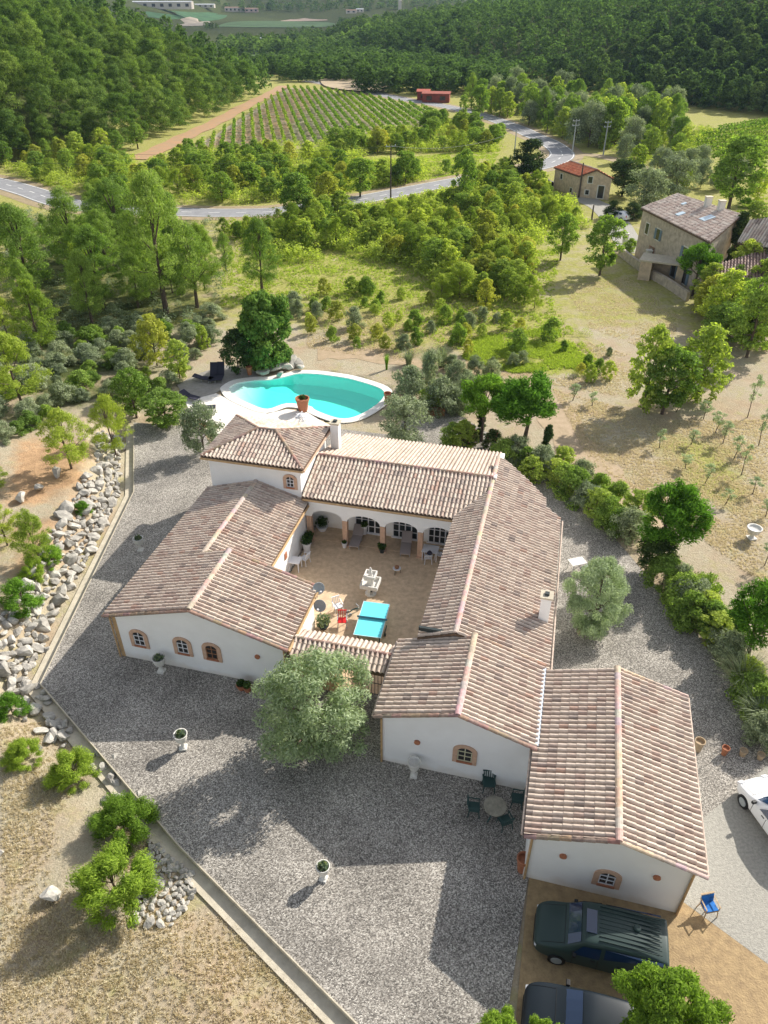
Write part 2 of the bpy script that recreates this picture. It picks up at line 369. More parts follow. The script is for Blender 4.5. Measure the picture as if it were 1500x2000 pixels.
def build_terrain():
    xs = np.unique(np.concatenate([np.linspace(-6000, -700, 14), np.linspace(-700, -200, 26), np.arange(-200, -45, 3), np.arange(-45, 30, .5), np.arange(30, 150, 2), np.linspace(150, 700, 56), np.linspace(700, 6000, 14)]))
    ys = np.unique(np.concatenate([np.linspace(-800, 0, 8), np.arange(0, 68, .5), np.arange(68, 200, 1.8), np.arange(200, 440, 3), np.linspace(440, 1200, 70), np.linspace(1200, 8000, 40)]))
    X, Y = np.meshgrid(xs, ys); Z = H(X, Y)
    Vv = np.stack([X, Y, Z], -1).reshape(-1, 3); nx, ny = len(xs), len(ys)
    i = np.arange(ny - 1)[:, None] * nx + np.arange(nx - 1)[None, :]; i = i.ravel()
    F = np.stack([i, i + 1, i + 1 + nx, i + nx], 1)
    me = npmesh('terrain', Vv, F, terrain_mat(), smooth=True)
    z = np.zeros((ny, nx, 4), np.float32); z[..., 3] = 1
    g = .30 * np.ones(X.shape)
    g = np.maximum(g, .52 * sstep(65, 80, Y))
    g = np.maximum(g, .62 * poly_w(X, Y, [(430, 600), (430, 420), (1130, 440), (1100, 560), (1200, 690), (1180, 760), (920, 700), (700, 690), (560, 600)], 5))
    g = np.maximum(g, .75 * poly_w(X, Y, [(930, 660), (1080, 640), (1180, 730), (1000, 740), (900, 700)], 2))
    g = np.maximum(g, .60 * poly_w(X, Y, [(1290, 830), (1450, 870), (1500, 1000), (1400, 1010), (1330, 960), (1260, 860)], 2))
    g = np.maximum(g, .6 * sstep(100, 130, Y)); g = np.maximum(g, .72 * sstep(300, 400, Y))
    g = np.where((Y < 24) & (X < -3), .30, g)
    g = np.where(poly_w(X, Y, [(372, 293), (450, 245), (500, 212), (562, 172), (640, 176), (745, 194), (835, 213), (875, 236), (760, 262), (640, 285), (480, 300)], 3) > .5, .22, g)
    z[..., 0] = g
    f = np.maximum(sstep(1, 6, Z) * sstep(100, 140, Y), .6 * poly_w(X, Y, [(0, 420), (420, 420), (430, 620), (330, 740), (160, 720), (0, 700)], 5))
    f = np.maximum(f, .95 * sstep(400, 470, Y))
    f = np.maximum(f, .50 * poly_w(X, Y, [(372, 293), (450, 245), (500, 212), (562, 172), (640, 176), (745, 194), (835, 213), (875, 236), (760, 262), (640, 285), (480, 300)], 3))
    z[..., 1] = np.maximum(f * .9, .55 * poly_w(X, Y, [(0, 640), (330, 700), (300, 820), (0, 830)], 3))
    rr = .70 * poly_w(X, Y, [(30, 850), (190, 870), (190, 960), (60, 1000), (0, 1010), (0, 880)], 2)
    rr = np.maximum(rr, .55 * poly_w(X, Y, [(60, 1000), (200, 960), (160, 1080), (60, 1180), (0, 1180), (0, 1010)], 2))
    rr = np.maximum(rr, .42 * poly_w(X, Y, [(372, 293), (450, 245), (500, 212), (562, 172), (640, 176), (560, 284), (480, 300)], 3))
    z[..., 2] = rr
    a = me.attributes.new('zone', 'FLOAT_COLOR', 'POINT'); a.data.foreach_set('color', z.ravel())
    o = bpy.data.objects.new('ground', me); COL.objects.link(o); tagx(o, kind='structure')
build_terrain()

def sheet(name, poly, z, m, thick=0, kind='structure', off=0):
    mb = MB()
    if thick: mb.prism(poly, z - thick, z)
    else: mb.add([(x, y, (z(x, y) if callable(z) else z)) for x, y in poly], [tuple(range(len(poly)))])
    o = mb.build(name, m); tagx(o, kind=kind); 
    if not thick:
        bm = bmesh.new(); bm.from_mesh(o.data)
        for f in bm.faces:
            if f.normal.z < 0: f.normal_flip()
        bm.to_mesh(o.data); bm.free()
    return o
def catmull(P, k=6):
    out = []
    for i in range(len(P) - 1):
        p0, p1, p2, p3 = P[max(i - 1, 0)], P[i], P[i + 1], P[min(i + 2, len(P) - 1)]
        for j in range(k):
            t = j / k
            out.append(tuple(.5 * (2 * p1[a] + (p2[a] - p0[a]) * t + (2 * p0[a] - 5 * p1[a] + 4 * p2[a] - p3[a]) * t * t + (3 * p1[a] - p0[a] - 3 * p2[a] + p3[a]) * t ** 3) for a in range(len(p1))))
    out.append(tuple(P[-1])); return out
def ribbon(name, pts, w, m, dz, k=6, o0=0, kind='structure', closed=False, wvar=0):
    P = catmull([p[:2] for p in pts], k); mb = MB(); vs = []
    for i, p in enumerate(P):
        a, b = P[max(i - 1, 0)], P[min(i + 1, len(P) - 1)]; dx, dy = b[0] - a[0], b[1] - a[1]; L = math.hypot(dx, dy) or 1
        nx, ny = -dy / L, dx / L; ww = w * (1 + wvar * math.sin(i * 1.7) * .5)
        for s in (-ww / 2 + o0, ww / 2 + o0):
            x, y = p[0] + nx * s, p[1] + ny * s; vs.append((x, y, Hs(x, y) + dz))
    mb.add(vs, [(2 * i, 2 * i + 1, 2 * i + 3, 2 * i + 2) for i in range(len(P) - 1)])
    o = mb.build(name, m, fixn=False); tagx(o, kind=kind)
    bm = bmesh.new(); bm.from_mesh(o.data)
    for f in bm.faces:
        if f.normal.z < 0: f.normal_flip()
    bm.to_mesh(o.data); bm.free(); return o
# gravel yard with its retaining edge towards the bank
g = [at(262, 825)] + KERB[1:5] + [wor(1.3, 8.0), wor(1.75, 16.6), wor(7.9, 17.5), wor(7.95, 20.2), at(1505, 1492), at(1520, 1440), at(1430, 1330), at(1330, 1200), at(1200, 1050), at(1050, 905), at(960, 850), at(880, 800), at(830, 760), at(770, 850), at(640, 835), at(520, 850), at(420, 880), at(390, 835)]
gy = sheet('gravel_yard', g, 0.0, [M['gravel']], thick=.42)
def wall_strip(name, pts, w, z0, z1, m, off):
    mb = MB(); n = len(pts); L = []; Rr = []
    for i, p in enumerate(pts):
        ns = []
        for a, b in ((i - 1, i), (i, i + 1)):
            if a < 0 or b >= n: continue
            dx, dy = pts[b][0] - pts[a][0], pts[b][1] - pts[a][1]; l_ = math.hypot(dx, dy); ns.append((dy / l_, -dx / l_))
        nx, ny = sum(q[0] for q in ns) / len(ns), sum(q[1] for q in ns) / len(ns); k = 1 / max(.3, nx * nx + ny * ny)
        L.append((p[0] + nx * off * k, p[1] + ny * off * k)); Rr.append((p[0] + nx * (off + w) * k, p[1] + ny * (off + w) * k))
    mb.prism(L + Rr[::-1], z0, z1); return mb.build(name, m)
e1 = wall_strip('yard_edge_wall', KERB[:5], .05, -.5, .02, M['concrete'], .005); tagx(e1, 'long concrete edging wall round the west side of the gravel yard', 'wall')
e2 = wall_strip('drain_channel', KERB[:5], .62, -.7, -.26, M['concrete'], .06); tagx(e2, kind='structure')
sheet('parking_soil', [wor(1.78, 6), wor(16, 6), wor(17, 13), wor(12.5, 14.5), wor(9.0, 16.5), wor(7.4, 17.4), wor(1.78, 16.75)], .006, M['soil'])
sheet('driveway', [wor(7.4, 17.4), wor(9.0, 16.5), wor(12.5, 14.5), wor(17, 12.8), wor(22, 14), at(1600, 1485), at(1505, 1492), wor(7.95, 20.2)], .010, M['drive'])
sheet('courtyard_paving', [wor(-14.1, 25), wor(-10.9, 25), wor(-10.9, 24.4), wor(-4.6, 24.4), wor(-4.6, 38.1), wor(-14.1, 38.1)], .03, M['patio'])
# roads
def gp(L): return [G(u, v) for u, v in L]
rd = gp([(-60, 345), (0, 358), (60, 375), (120, 395), (200, 408), (320, 413), (420, 416), (530, 414), (620, 402), (700, 391), (790, 374), (880, 357), (960, 342), (1030, 330), (1082, 316), (1098, 300), (1075, 280), (1040, 264), (1000, 246), (930, 222), (860, 206), (800, 196), (700, 176), (600, 158)])
ribbon('road', rd, 5.6, M['road'], .05, 8)
ribbon('road_verge', rd, 9.5, M['verge'], .02, 8)
Pm = catmull([p[:2] for p in rd], 24); mbp = MB(); acc = 0
for i in range(0, len(Pm) - 1):
    (ax, ay), (bx, by) = Pm[i], Pm[i + 1]; L = math.hypot(bx - ax, by - ay) or 1; acc += L
    nx, ny = -(by - ay) / L, (bx - ax) / L
    for o0, on in ((0, (acc % 4.5) < 1.9), (2.5, True), (-2.5, True)):
        if on:
            w = .09
            mbp.add([(ax + nx * (o0 - w), ay + ny * (o0 - w), .075), (ax + nx * (o0 + w), ay + ny * (o0 + w), .075), (bx + nx * (o0 + w), by + ny * (o0 + w), .075), (bx + nx * (o0 - w), by + ny * (o0 - w), .075)], [(0, 1, 2, 3)])
tagx(mbp.build('road_markings', M['roadpaint']), kind='structure')
ribbon('village_lane', gp([(1090, 302), (1120, 345), (1140, 385), (1175, 405), (1200, 430), (1225, 470), (1250, 495)]), 4.2, M['drive'], .035)
ribbon('dirt_track', gp([(1115, 300), (1170, 305), (1230, 320), (1300, 345)]), 4, M['verge'], .03)
ribbon('red_track', gp([(270, 312), (300, 298), (360, 268), (420, 240), (480, 207), (530, 183), (556, 168)]), 5, M['redsoil'], .12, wvar=.3)
ribbon('grass_track', gp([(1300, 1040), (1200, 950), (1130, 880), (1070, 790), (1000, 735), (880, 715), (700, 690), (620, 690)]), 3.2, mat('worn_earth', (.44, .33, .22), noise_s=1.2, col2=(.33, .25, .15), bump=.4, bump_s=7), .02, wvar=.4)
for pts, c, nm in (([(342, 52), (352, 38), (398, 36), (412, 49)], (.50, .42, .32), 'stubble_field'), ([(548, 41), (600, 33), (640, 40), (560, 42)], (.44, .32, .24), 'ploughed_field'),
                   ([(290, 34), (300, 22), (420, 26), (440, 36)], (.06, .16, .05), 'green_field'), ([(420, 53), (470, 42), (640, 44), (620, 54)], (.10, .19, .05), 'green_field'),
                   ([(625, 155), (740, 158), (745, 180), (640, 172)], (.46, .36, .23), 'stubble_field'), ([(640, 95), (700, 68), (735, 72), (720, 100)], (.30, .27, .15), 'rough_field'),
                   ([(480, 118), (500, 96), (580, 98), (575, 122)], (.09, .15, .045), 'green_field')):
    P = [G(u, v) for u, v in pts]; cx = sum(p[0] for p in P) / len(P); cy = sum(p[1] for p in P) / len(P)
    mb = MB(); ring = catmull([p[:2] for p in P] + [P[0][:2]], 6); mb.add([(cx, cy, Hs(cx, cy) + .5)] + [(x, y, Hs(x, y) + .45) for x, y in ring], [(0, i + 1, i + 2) for i in range(len(ring) - 1)])
    tagx(mb.build(nm, mat(nm, c, noise_s=.03, noise_a=.15)), kind='structure')
# ---------------------------------------------------------------- villa
VO = (-8.0, 30.0)
vx, vy = wor(*VO)
villa = empty('villa', (vx, vy, 0), -R(TH), 'sprawling white villa with pale clay tile roofs around a sunlit courtyard', 'house')
VL = (-VO[0], -VO[1], 0)
def vray(u, v):
    x, y, w = ray(u, v); return x * CA - y * SA, x * SA + y * CA, w
def onq(u, v, q):
    a, b, w = vray(u, v); t = q / b; return a * t, CAM_H + w * t
def onp(u, v, p):
    a, b, w = vray(u, v); t = p / a; return b * t, CAM_H + w * t
def vat(u, v, z=0):
    a, b, w = vray(u, v); t = (z - CAM_H) / w; return a * t, b * t
PAL = [((.76, .63, .52), 40), ((.71, .58, .475), 30), ((.65, .51, .42), 18), ((.60, .45, .37), 7), ((.52, .42, .36), 3), ((.60, .41, .32), 2), ((.44, .36, .31), 1.5)]
PALr = [((.95, .33, .17), 40), ((.97, .40, .22), 30), ((.88, .28, .15), 20)]
PALd = [((.80, .67, .57), 30), ((.72, .58, .49), 26), ((.62, .47, .40), 14), ((.84, .74, .64), 22), ((.46, .36, .31), 8)]
def pick(pal, r):
    t = r.random() * sum(w for _, w in pal)
    for c, w in pal:
        t -= w
        if t <= 0: break
    k = r.uniform(.90, 1.01); return tuple(x * k for x in c)
def roof(name, poly, d, p0, z0, slope, parent, loc=VL, w=.25, c=.37, pal=PAL, thick=.16, slab=True, seed=1, shorten=True):
    """clay tile slope: poly in plan, d downslope unit dir, height z0 at p0 falling by slope along d"""
    r = random.Random(seed); dx, dy = d; ax, ay = -dy, dx
    zf = lambda x, y: z0 - slope * ((x - p0[0]) * dx + (y - p0[1]) * dy)
    As = [x * ax + y * ay for x, y in poly]; Bs = [x * dx + y * dy for x, y in poly]
    b1 = max(Bs); a0 = min(As)
    prof = [(0, 0), (.12, .05), (.30, .09), (.50, .09), (.68, .05), (.80, 0), (1.0, -.018)]
    k = w / .25; vs = []; fs = []; ts = []
    na = int((max(As) - a0) / w) + 2; nb = int((b1 - min(Bs)) / c) + 2
    for i in range(na):
        cj = r.uniform(-.01, .01)
        for j in range(nb):
            bb1 = b1 - j * c; bb0 = bb1 - c * 1.0; col = pick(pal, r); lift = .03 * k
            base = len(vs); jit = r.uniform(-.006, .006) * k
            for (bb, lz) in ((bb0, 0), (bb1, lift), (bb1, lift - .035 * k)):
                for f_, h_ in prof:
                    a = a0 + (i + f_) * w + cj; x, y = ax * a + dx * bb, ay * a + dy * bb
                    vs.append((x, y, zf(x, y) + h_ * k + lz + jit + .02))
            m = len(prof)
            for q in range(m - 1):
                fs.append((base + q, base + q + 1, base + m + q + 1, base + m + q)); fs.append((base + m + q, base + m + q + 1, base + 2 * m + q + 1, base + 2 * m + q))
                cc_ = tuple(x_ * .70 for x_ in col) if q >= 4 else col      # pan faces of each tile darkened, painting the shade between the cover rows
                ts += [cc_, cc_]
    bm = bmesh.new(); lay = bm.faces.layers.float_color.new('tint')
    bv = [bm.verts.new(v) for v in vs]
    for f, t in zip(fs, ts):
        q = bm.faces.new([bv[i] for i in f]); q[lay] = (*t, 1); q.smooth = False
    n = len(poly); ar = sum(poly[i][0] * poly[(i + 1) % n][1] - poly[(i + 1) % n][0] * poly[i][1] for i in range(n)); sg = 1 if ar > 0 else -1
    for i in range(n):
        (x1, y1), (x2, y2) = poly[i], poly[(i + 1) % n]
        nx, ny = (y2 - y1) * sg, -(x2 - x1) * sg; L = math.hypot(nx, ny)
        if L < 1e-6: continue
        bmesh.ops.bisect_plane(bm, geom=bm.verts[:] + bm.edges[:] + bm.faces[:], plane_co=(x1, y1, 0), plane_no=(nx / L, ny / L, 0), clear_outer=True)
    for f in bm.faces:
        if f.normal.z < -.01: f.normal_flip()
    me = bpy.data.meshes.new(name); bm.to_mesh(me); bm.free(); me.materials.append(M['tile'])
    o = bpy.data.objects.new(name, me); COL.objects.link(o); o.parent = parent; o.location = loc
    if slab:
        mb = MB(); mb.prism(poly, lambda x, y: zf(x, y) - thick, lambda x, y: zf(x, y) - .005)
        s = mb.build('roof_deck', M['timber'], o)
    return o, zf
def caps(name, a, b, r_, parent, loc=VL, m=None, pal=None, seg=.42):
    a, b = Vector(a), Vector(b); L = (b - a).length; n = max(1, int(L / seg)); mb = MB(); rr = random.Random(int(L * 97))
    d = (b - a).normalized(); x = d.cross(Vector((0, 0, 1))).normalized(); y = x.cross(d)
    for i in range(n):
        p, q = a + d * (L * i / n), a + d * (L * (i + 1) / n + .03); vs = []; K = 7
        for (pt, rad) in ((p, r_ * .9), (q, r_ * 1.08)):
            for k in range(K):
                an = math.pi * (k / (K - 1)); vs.append(pt + x * math.cos(an) * rad + y * (math.sin(an) * rad * .8 - .02))
        col = tuple(c * rr.uniform(.8, 1.05) for c in (1, .97, .95))
        mb.add(vs, [(k, k + 1, K + k + 1, K + k) for k in range(K - 1)] + [tuple(range(K)), tuple(range(2 * K - 1, K - 1, -1))], col)
    o = mb.build(name, m or M['ridge'], parent, loc=loc); return o
M['ridge'] = mat('ridge_tile', (.60, .48, .40), noise_s=6, noise_a=.16, tint='tint')
M['ridged'] = mat('ridge_tile_brown', (.36, .25, .20), noise_s=6, noise_a=.2, tint='tint')

def body(name, prof, q0, q1):      # gabled body: prof [(p,z)...]
    return MB().extr(prof, 'y', q0, q1).build(name, M['white'], villa, loc=VL)
SL = .30
# -- west wing
ZE, = (2.98,)
rwS = 4.42; pS0, pS1, pSr = -20.85, -10.8, -15.8
pN1, pNr = -13.95, -17.4; rwN = ZE + SL * (pNr - pS0)
body('wall', [(-20.5, -.3), (-11.1, -.3), (-11.1, ZE + .3 * .3 - .17), (pSr, rwS + .1 - .24), (-20.5, ZE + .105 - .17)], 23.65, 28.15)
body('wall', [(-20.5, -.3), (-14.25, -.3), (-14.25, ZE - .07), (pNr, rwN - .15), (-20.5, ZE + .105 - .17)], 28.15, 35.9)
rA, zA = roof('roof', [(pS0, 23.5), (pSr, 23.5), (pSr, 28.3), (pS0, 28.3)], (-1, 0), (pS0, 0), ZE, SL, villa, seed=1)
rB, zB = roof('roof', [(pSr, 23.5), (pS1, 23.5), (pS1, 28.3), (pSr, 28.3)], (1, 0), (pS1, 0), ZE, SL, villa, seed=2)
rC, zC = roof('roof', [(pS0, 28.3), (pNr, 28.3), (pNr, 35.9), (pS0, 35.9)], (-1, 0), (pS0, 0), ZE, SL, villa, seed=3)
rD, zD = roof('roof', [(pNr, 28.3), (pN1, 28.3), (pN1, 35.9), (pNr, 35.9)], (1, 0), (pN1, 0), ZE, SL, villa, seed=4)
caps('ridge', (pSr, 23.5, zA(pSr, 0) + .05), (pSr, 28.35, zA(pSr, 0) + .05), .15, rA, (0, 0, 0))
caps('ridge', (pNr, 28.3, zC(pNr, 0) + .05), (pNr, 35.9, zC(pNr, 0) + .05), .15, rC, (0, 0, 0))
caps('verge', (pNr, 28.32, zA(pNr, 0) + .03), (pSr, 28.32, zA(pSr, 0) + .03), .12, rA, (0, 0, 0), M['ridged'])
caps('verge', (pSr, 28.32, zB(pSr, 0) + .03), (pS1, 28.32, ZE + .03), .12, rB, (0, 0, 0), M['ridged'])
caps('verge', (pS0, 23.47, ZE + .02), (pSr, 23.47, rwS + .07), .11, rA, (0, 0, 0), M['ridged'])
caps('verge', (pSr, 23.47, rwS + .07), (pS1, 23.47, ZE + .02), .11, rB, (0, 0, 0), M['ridged'])
# -- tower
T0, T1, TQ0, TQ1, TZ = -20.85, -14.1, 35.6, 41.2, 5.5
MB().box(-20.5, -14.4, 35.9, 40.9, -.3, TZ - .02).build('wall', M['white'], villa, loc=VL)
tr0, tr1, tq, tz = -18.05, -16.85, 38.4, TZ + .84
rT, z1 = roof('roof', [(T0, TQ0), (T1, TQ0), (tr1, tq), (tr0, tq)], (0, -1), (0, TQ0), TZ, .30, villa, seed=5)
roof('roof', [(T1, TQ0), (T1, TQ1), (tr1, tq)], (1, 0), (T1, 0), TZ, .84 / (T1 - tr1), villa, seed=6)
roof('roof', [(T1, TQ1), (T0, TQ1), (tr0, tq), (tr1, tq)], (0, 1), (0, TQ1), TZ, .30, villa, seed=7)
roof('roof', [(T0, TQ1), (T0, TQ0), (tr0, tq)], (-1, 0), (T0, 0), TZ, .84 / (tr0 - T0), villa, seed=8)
for (a, b) in (((T0, TQ0), (tr0, tq)), ((T1, TQ0), (tr1, tq)), ((T1, TQ1), (tr1, tq)), ((T0, TQ1), (tr0, tq))):
    caps('ridge', (*a, TZ + .06), (*b, tz + .09), .12, rT, (0, 0, 0), M['ridged'])
caps('ridge', (tr0, tq, tz + .09), (tr1, tq, tz + .09), .12, rT, (0, 0, 0), M['ridged'])
# -- north wing with the arcaded porch
NZ, NQ0, NQR, NZR = 3.52, 35.55, 39.05, 4.58
nQ1 = 45.25; NP1 = -2.9
ns = (NZR - NZ) / (NQR - NQ0)
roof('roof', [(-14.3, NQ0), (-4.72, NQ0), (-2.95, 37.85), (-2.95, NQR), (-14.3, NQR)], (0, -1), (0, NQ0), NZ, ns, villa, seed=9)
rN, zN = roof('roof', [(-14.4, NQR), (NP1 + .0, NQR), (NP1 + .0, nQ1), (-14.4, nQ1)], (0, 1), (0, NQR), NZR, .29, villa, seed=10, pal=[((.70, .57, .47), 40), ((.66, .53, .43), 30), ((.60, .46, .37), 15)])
caps('ridge', (-14.3, NQR, NZR + .05), (NP1, NQR, NZR + .05), .15, rN, (0, 0, 0), M['ridged'])
zb = lambda q: NZR - .2 - .29 * (q - NQR)
MB().extr([(37.5, -.3), (45.0, -.3), (45.0, zb(45.0)), (NQR, NZR - .2), (37.5, NZR - .2 - ns * (NQR - 37.5))], 'x', -14.4, -3.0).build('wall', M['white'], villa, loc=VL)
# arch wall
cols = [onq(676, 1068, 35.92)[0], onq(748, 1076, 35.92)[0], onq(820, 1090, 35.92)[0]]
edges = [-14.1] + cols + [-4.55]
cw = .17; spring = 2.0; rise = .55
top = NZ - .14
def archwall(q):
    pts = [(-14.25, top), (-14.25, 2.0)]
    for i in range(4):
        a, b = edges[i] + cw + (.12 if i == 0 else 0), edges[i + 1] - cw
        for k in range(13):
            an = math.pi * (1 - k / 12); pts.append(((a + b) / 2 + (b - a) / 2 * math.cos(an), spring + rise * math.sin(an)))
    pts += [(-4.4, 2.0), (-4.4, top)]; return pts
pts = archwall(0); mb = MB(); n_ = len(pts)
vsA = [(p, 35.8, z) for p, z in pts] + [(p, 36.05, z) for p, z in pts]
fsA = [(i, i + 1, n_ + i + 1, n_ + i) for i in range(n_ - 1)] + [(n_ - 1, 0, n_, 2 * n_ - 1)]
# front/back faces as strips to the top edge
m1 = len(pts)
for side in (0, 1):
    q = 35.8 if side == 0 else 36.05
    for i in range(1, m1 - 2):
        (a, za), (b, zb_) = pts[i], pts[i + 1]
        k = len(vsA); vsA += [(a, q, za), (b, q, zb_), (b, q, top), (a, q, top)]; fsA.append((k, k + 1, k + 2, k + 3))
mb.add(vsA, fsA); mb.build('arcade_wall', M['white'], villa, loc=VL, fixn=False)
for i, c in enumerate([-14.0] + cols):
    m_ = MB(); m_.box(c - .16, c + .16, 35.77, 36.08, .12, 2.0); cc = m_.build('column', M['peach'], villa, loc=VL)
    MB().box(c - .22, c + .22, 35.7, 36.14, .03, .12).build('plinth', M['peach'], cc)
# french windows on the back wall
for a, b in ((695, 745), (768, 816), (838, 882)):
    pa = onq(a, 1030, 37.47)[0]; pb = onq(b, 1035, 37.47)[0]
    wf = MB(); z0, z1 = .14, 2.15; n = 4
    for k in range(n + 1):
        x = pa + (pb - pa) * k / n; wf.box(x - .035, x + .035, 37.43, 37.46, z0, z1)
    for k in range(5):
        z = z0 + (z1 - z0) * k / 4; wf.box(pa + .001, pb - .001, 37.434, 37.458, z - .025, z + .025)
    o = wf.build('window', M['plastic'], villa, loc=VL)
    MB().box(pa, pb, 37.465, 37.49, z0, z1).build('pane', M['glass'], o)
    MB().box(pa - .1, pb + .1, 37.38, 37.49, z0 - .09, z0 - .01).build('sill', M['plastic'], o)
MB().box(-14.1, -4.6, 36.05, 37.49, .031, .05).build('porch_floor', M['patio'], villa, loc=VL)
# chimney beside the tower
def chimney(p, q, w, d, z0, z1, par=villa):
    o = MB().box(p - w / 2, p + w / 2, q - d / 2, q + d / 2, z0, z1).build('chimney', M['white'], par, loc=VL)
    c = MB().box(p - w / 2 - .07, p + w / 2 + .07, q - d / 2 - .07, q + d / 2 + .07, z1 + .002, z1 + .1).build('chimney_cap', M['concrete'], o)
    MB().box(p - w * .22, p + w * .22, q - d * .22, q + d * .22, z1 + .102, z1 + .2).build('flue', M['metal_dark'], o)
chimney(-13.7, 41.0, .55, .55, 3.5, 6.0)
# -- east wing
EZR, EPR = 4.40, -2.9
EE = [(EPR, 25.2), (1.65, 25.2), (1.5, 37.85), (.55, 38.45), (EPR, 38.45)]
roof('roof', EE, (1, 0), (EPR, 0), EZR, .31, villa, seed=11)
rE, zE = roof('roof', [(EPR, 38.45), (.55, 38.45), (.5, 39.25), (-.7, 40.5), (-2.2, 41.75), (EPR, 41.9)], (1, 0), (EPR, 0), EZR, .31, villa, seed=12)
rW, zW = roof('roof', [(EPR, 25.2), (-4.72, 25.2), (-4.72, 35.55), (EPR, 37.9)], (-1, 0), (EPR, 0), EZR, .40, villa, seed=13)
caps('ridge', (EPR, 25.2, EZR + .05), (EPR, 41.9, EZR + .05), .14, rW, (0, 0, 0))
caps('valley_edge', (-4.72, 35.6, 3.68), (EPR, 37.9, EZR + .03), .05, rW, (0, 0, 0), M['grey'])
MB().prism([(-4.45, 25), (1.35, 25), (1.25, 37.65), (.3, 38.2), (.25, 39.1), (-.8, 40.2), (-2.3, 41.5), (-2.85, 41.6), (-2.85, 38), (-4.45, 37.9)], -.3, lambda p, q: EZR - .2 - (.31 * (p - EPR) if p > EPR else .4 * (EPR - p))).build('wall', M['white'], villa, loc=VL)
MB().extr([(39.05, NZR + .06), (45.2, 2.85), (45.2, 2.5), (39.05, NZR - .4)], 'x', NP1 + .003, NP1 + .2).build('verge_wall', M['white'], villa, loc=VL)
chimney(1.1, 28.6, .5, .5, 2.8, 4.7)
# -- south-east block
SZ, SZR, SP0, SP1, SPR = 3.15, 4.30, -5.68, 1.42, -2.0
body('wall', [(-5.4, -.3), (1.37, -.3), (1.37, SZ - .1), (SPR, SZR - .17), (-5.4, SZ - .1)], 20.68, 25.2)
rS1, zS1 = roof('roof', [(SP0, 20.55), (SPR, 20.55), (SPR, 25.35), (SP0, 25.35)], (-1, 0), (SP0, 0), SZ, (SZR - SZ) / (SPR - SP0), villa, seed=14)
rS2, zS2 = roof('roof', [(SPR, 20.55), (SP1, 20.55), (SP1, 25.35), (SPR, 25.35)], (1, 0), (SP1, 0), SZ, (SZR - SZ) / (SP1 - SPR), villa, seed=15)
caps('ridge', (SPR, 20.5, SZR + .06), (SPR, 25.4, SZR + .06), .15, rS1, (0, 0, 0))
for a, b in (((SP0, 20.52, SZ + .02), (SPR, 20.52, SZR + .03)),): caps('verge', a, b, .11, rS1, (0, 0, 0), M['ridged'])
caps('verge', (SPR, 20.52, SZR + .03), (SP1, 20.52, SZ + .02), .11, rS2, (0, 0, 0), M['ridged'])
caps('verge', (SPR, 25.37, SZR + .03), (SP1, 25.37, SZ + .04), .1, rS2, (0, 0, 0), M['ridged'])
MB().box(-4.7, -2.6, 25.36, 25.5, 4.0, 4.22).build('flashing', M['metal_dark'], villa, loc=VL)
# -- annex
AZ, AZR, AP0, AP1, APR = 3.08, 4.06, 1.28, 7.80, 4.57
body('wall', [(1.52, -.3), (7.5, -.3), (7.5, AZ - .08), (APR, AZR - .17), (1.52, AZ - .08)], 16.72, 24.9)
sA = (AZR - AZ) / (APR - AP0)
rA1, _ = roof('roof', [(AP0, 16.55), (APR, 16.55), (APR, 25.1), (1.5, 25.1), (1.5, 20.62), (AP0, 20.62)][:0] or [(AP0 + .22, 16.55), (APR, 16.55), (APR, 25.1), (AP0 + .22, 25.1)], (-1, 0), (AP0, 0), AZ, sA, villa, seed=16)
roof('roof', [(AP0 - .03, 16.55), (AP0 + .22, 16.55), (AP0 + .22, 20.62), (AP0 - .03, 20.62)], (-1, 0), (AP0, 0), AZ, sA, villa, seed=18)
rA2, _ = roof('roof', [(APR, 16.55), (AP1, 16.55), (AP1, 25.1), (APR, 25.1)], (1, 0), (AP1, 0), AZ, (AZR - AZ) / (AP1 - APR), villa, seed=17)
caps('ridge', (APR, 16.5, AZR + .06), (APR, 25.15, AZR + .06), .14, rA1, (0, 0, 0))
caps('verge', (AP0, 16.52, AZ + .02), (APR, 16.52, AZR + .03), .12, rA1, (0, 0, 0), M['ridged'])
caps('verge', (APR, 16.52, AZR + .03), (AP1, 16.52, AZ + .02), .1, rA2, (0, 0, 0), M['ridge'])
caps('verge', (APR, 25.13, AZR + .03), (AP1, 25.13, AZ + .02), .1, rA2, (0, 0, 0), M['ridge'])
MB().box(1.33, 1.49, 20.65, 25.15, 3.12, 3.24).build('box_gutter', mat('pale_metal', (.55, .60, .66), rough=.4), villa, loc=VL)
# gutters and fascias
def gut(a, b, m='ochre', r_=.07):
    MB().tube([a, b], r_, 8).build('gutter', M[m], villa, loc=VL)
gut((pS0 - .06, 23.5, ZE - .08), (pS0 - .06, 35.9, ZE - .08)); gut((pS1 + .06, 23.5, ZE - .08), (pS1 + .06, 28.3, ZE - .08)); gut((pN1 + .06, 28.35, ZE - .08), (pN1 + .06, 35.6, ZE - .08))
gut((-14.2, NQ0 - .07, NZ - .1), (-4.75, NQ0 - .07, NZ - .1)); gut((T0, TQ0 - .07, TZ - .1), (T1 + .05, TQ0 - .07, TZ - .1)); gut((T1 + .07, TQ0, TZ - .1), (T1 + .07, TQ1, TZ - .1), 'peach')
gut((1.74, 25.4, 2.92), (1.62, 37.8, 2.92), 'mortar', .05); gut((AP1 + .06, 16.6, AZ - .06), (AP1 + .06, 25.1, AZ - .06), 'mortar', .05); gut((SP0 - .06, 20.6, SZ - .08), (SP0 - .06, 25.3, SZ - .08), 'mortar', .05)
gut((AP0 - .09, 16.6, AZ - .08), (AP0 - .09, 20.6, AZ - .08), 'mortar', .05)
def pipe(p, q, z): MB().tube([(p, q, -.1), (p, q, z)], .05, 8).build('downpipe', M['ochre'], villa, loc=VL)
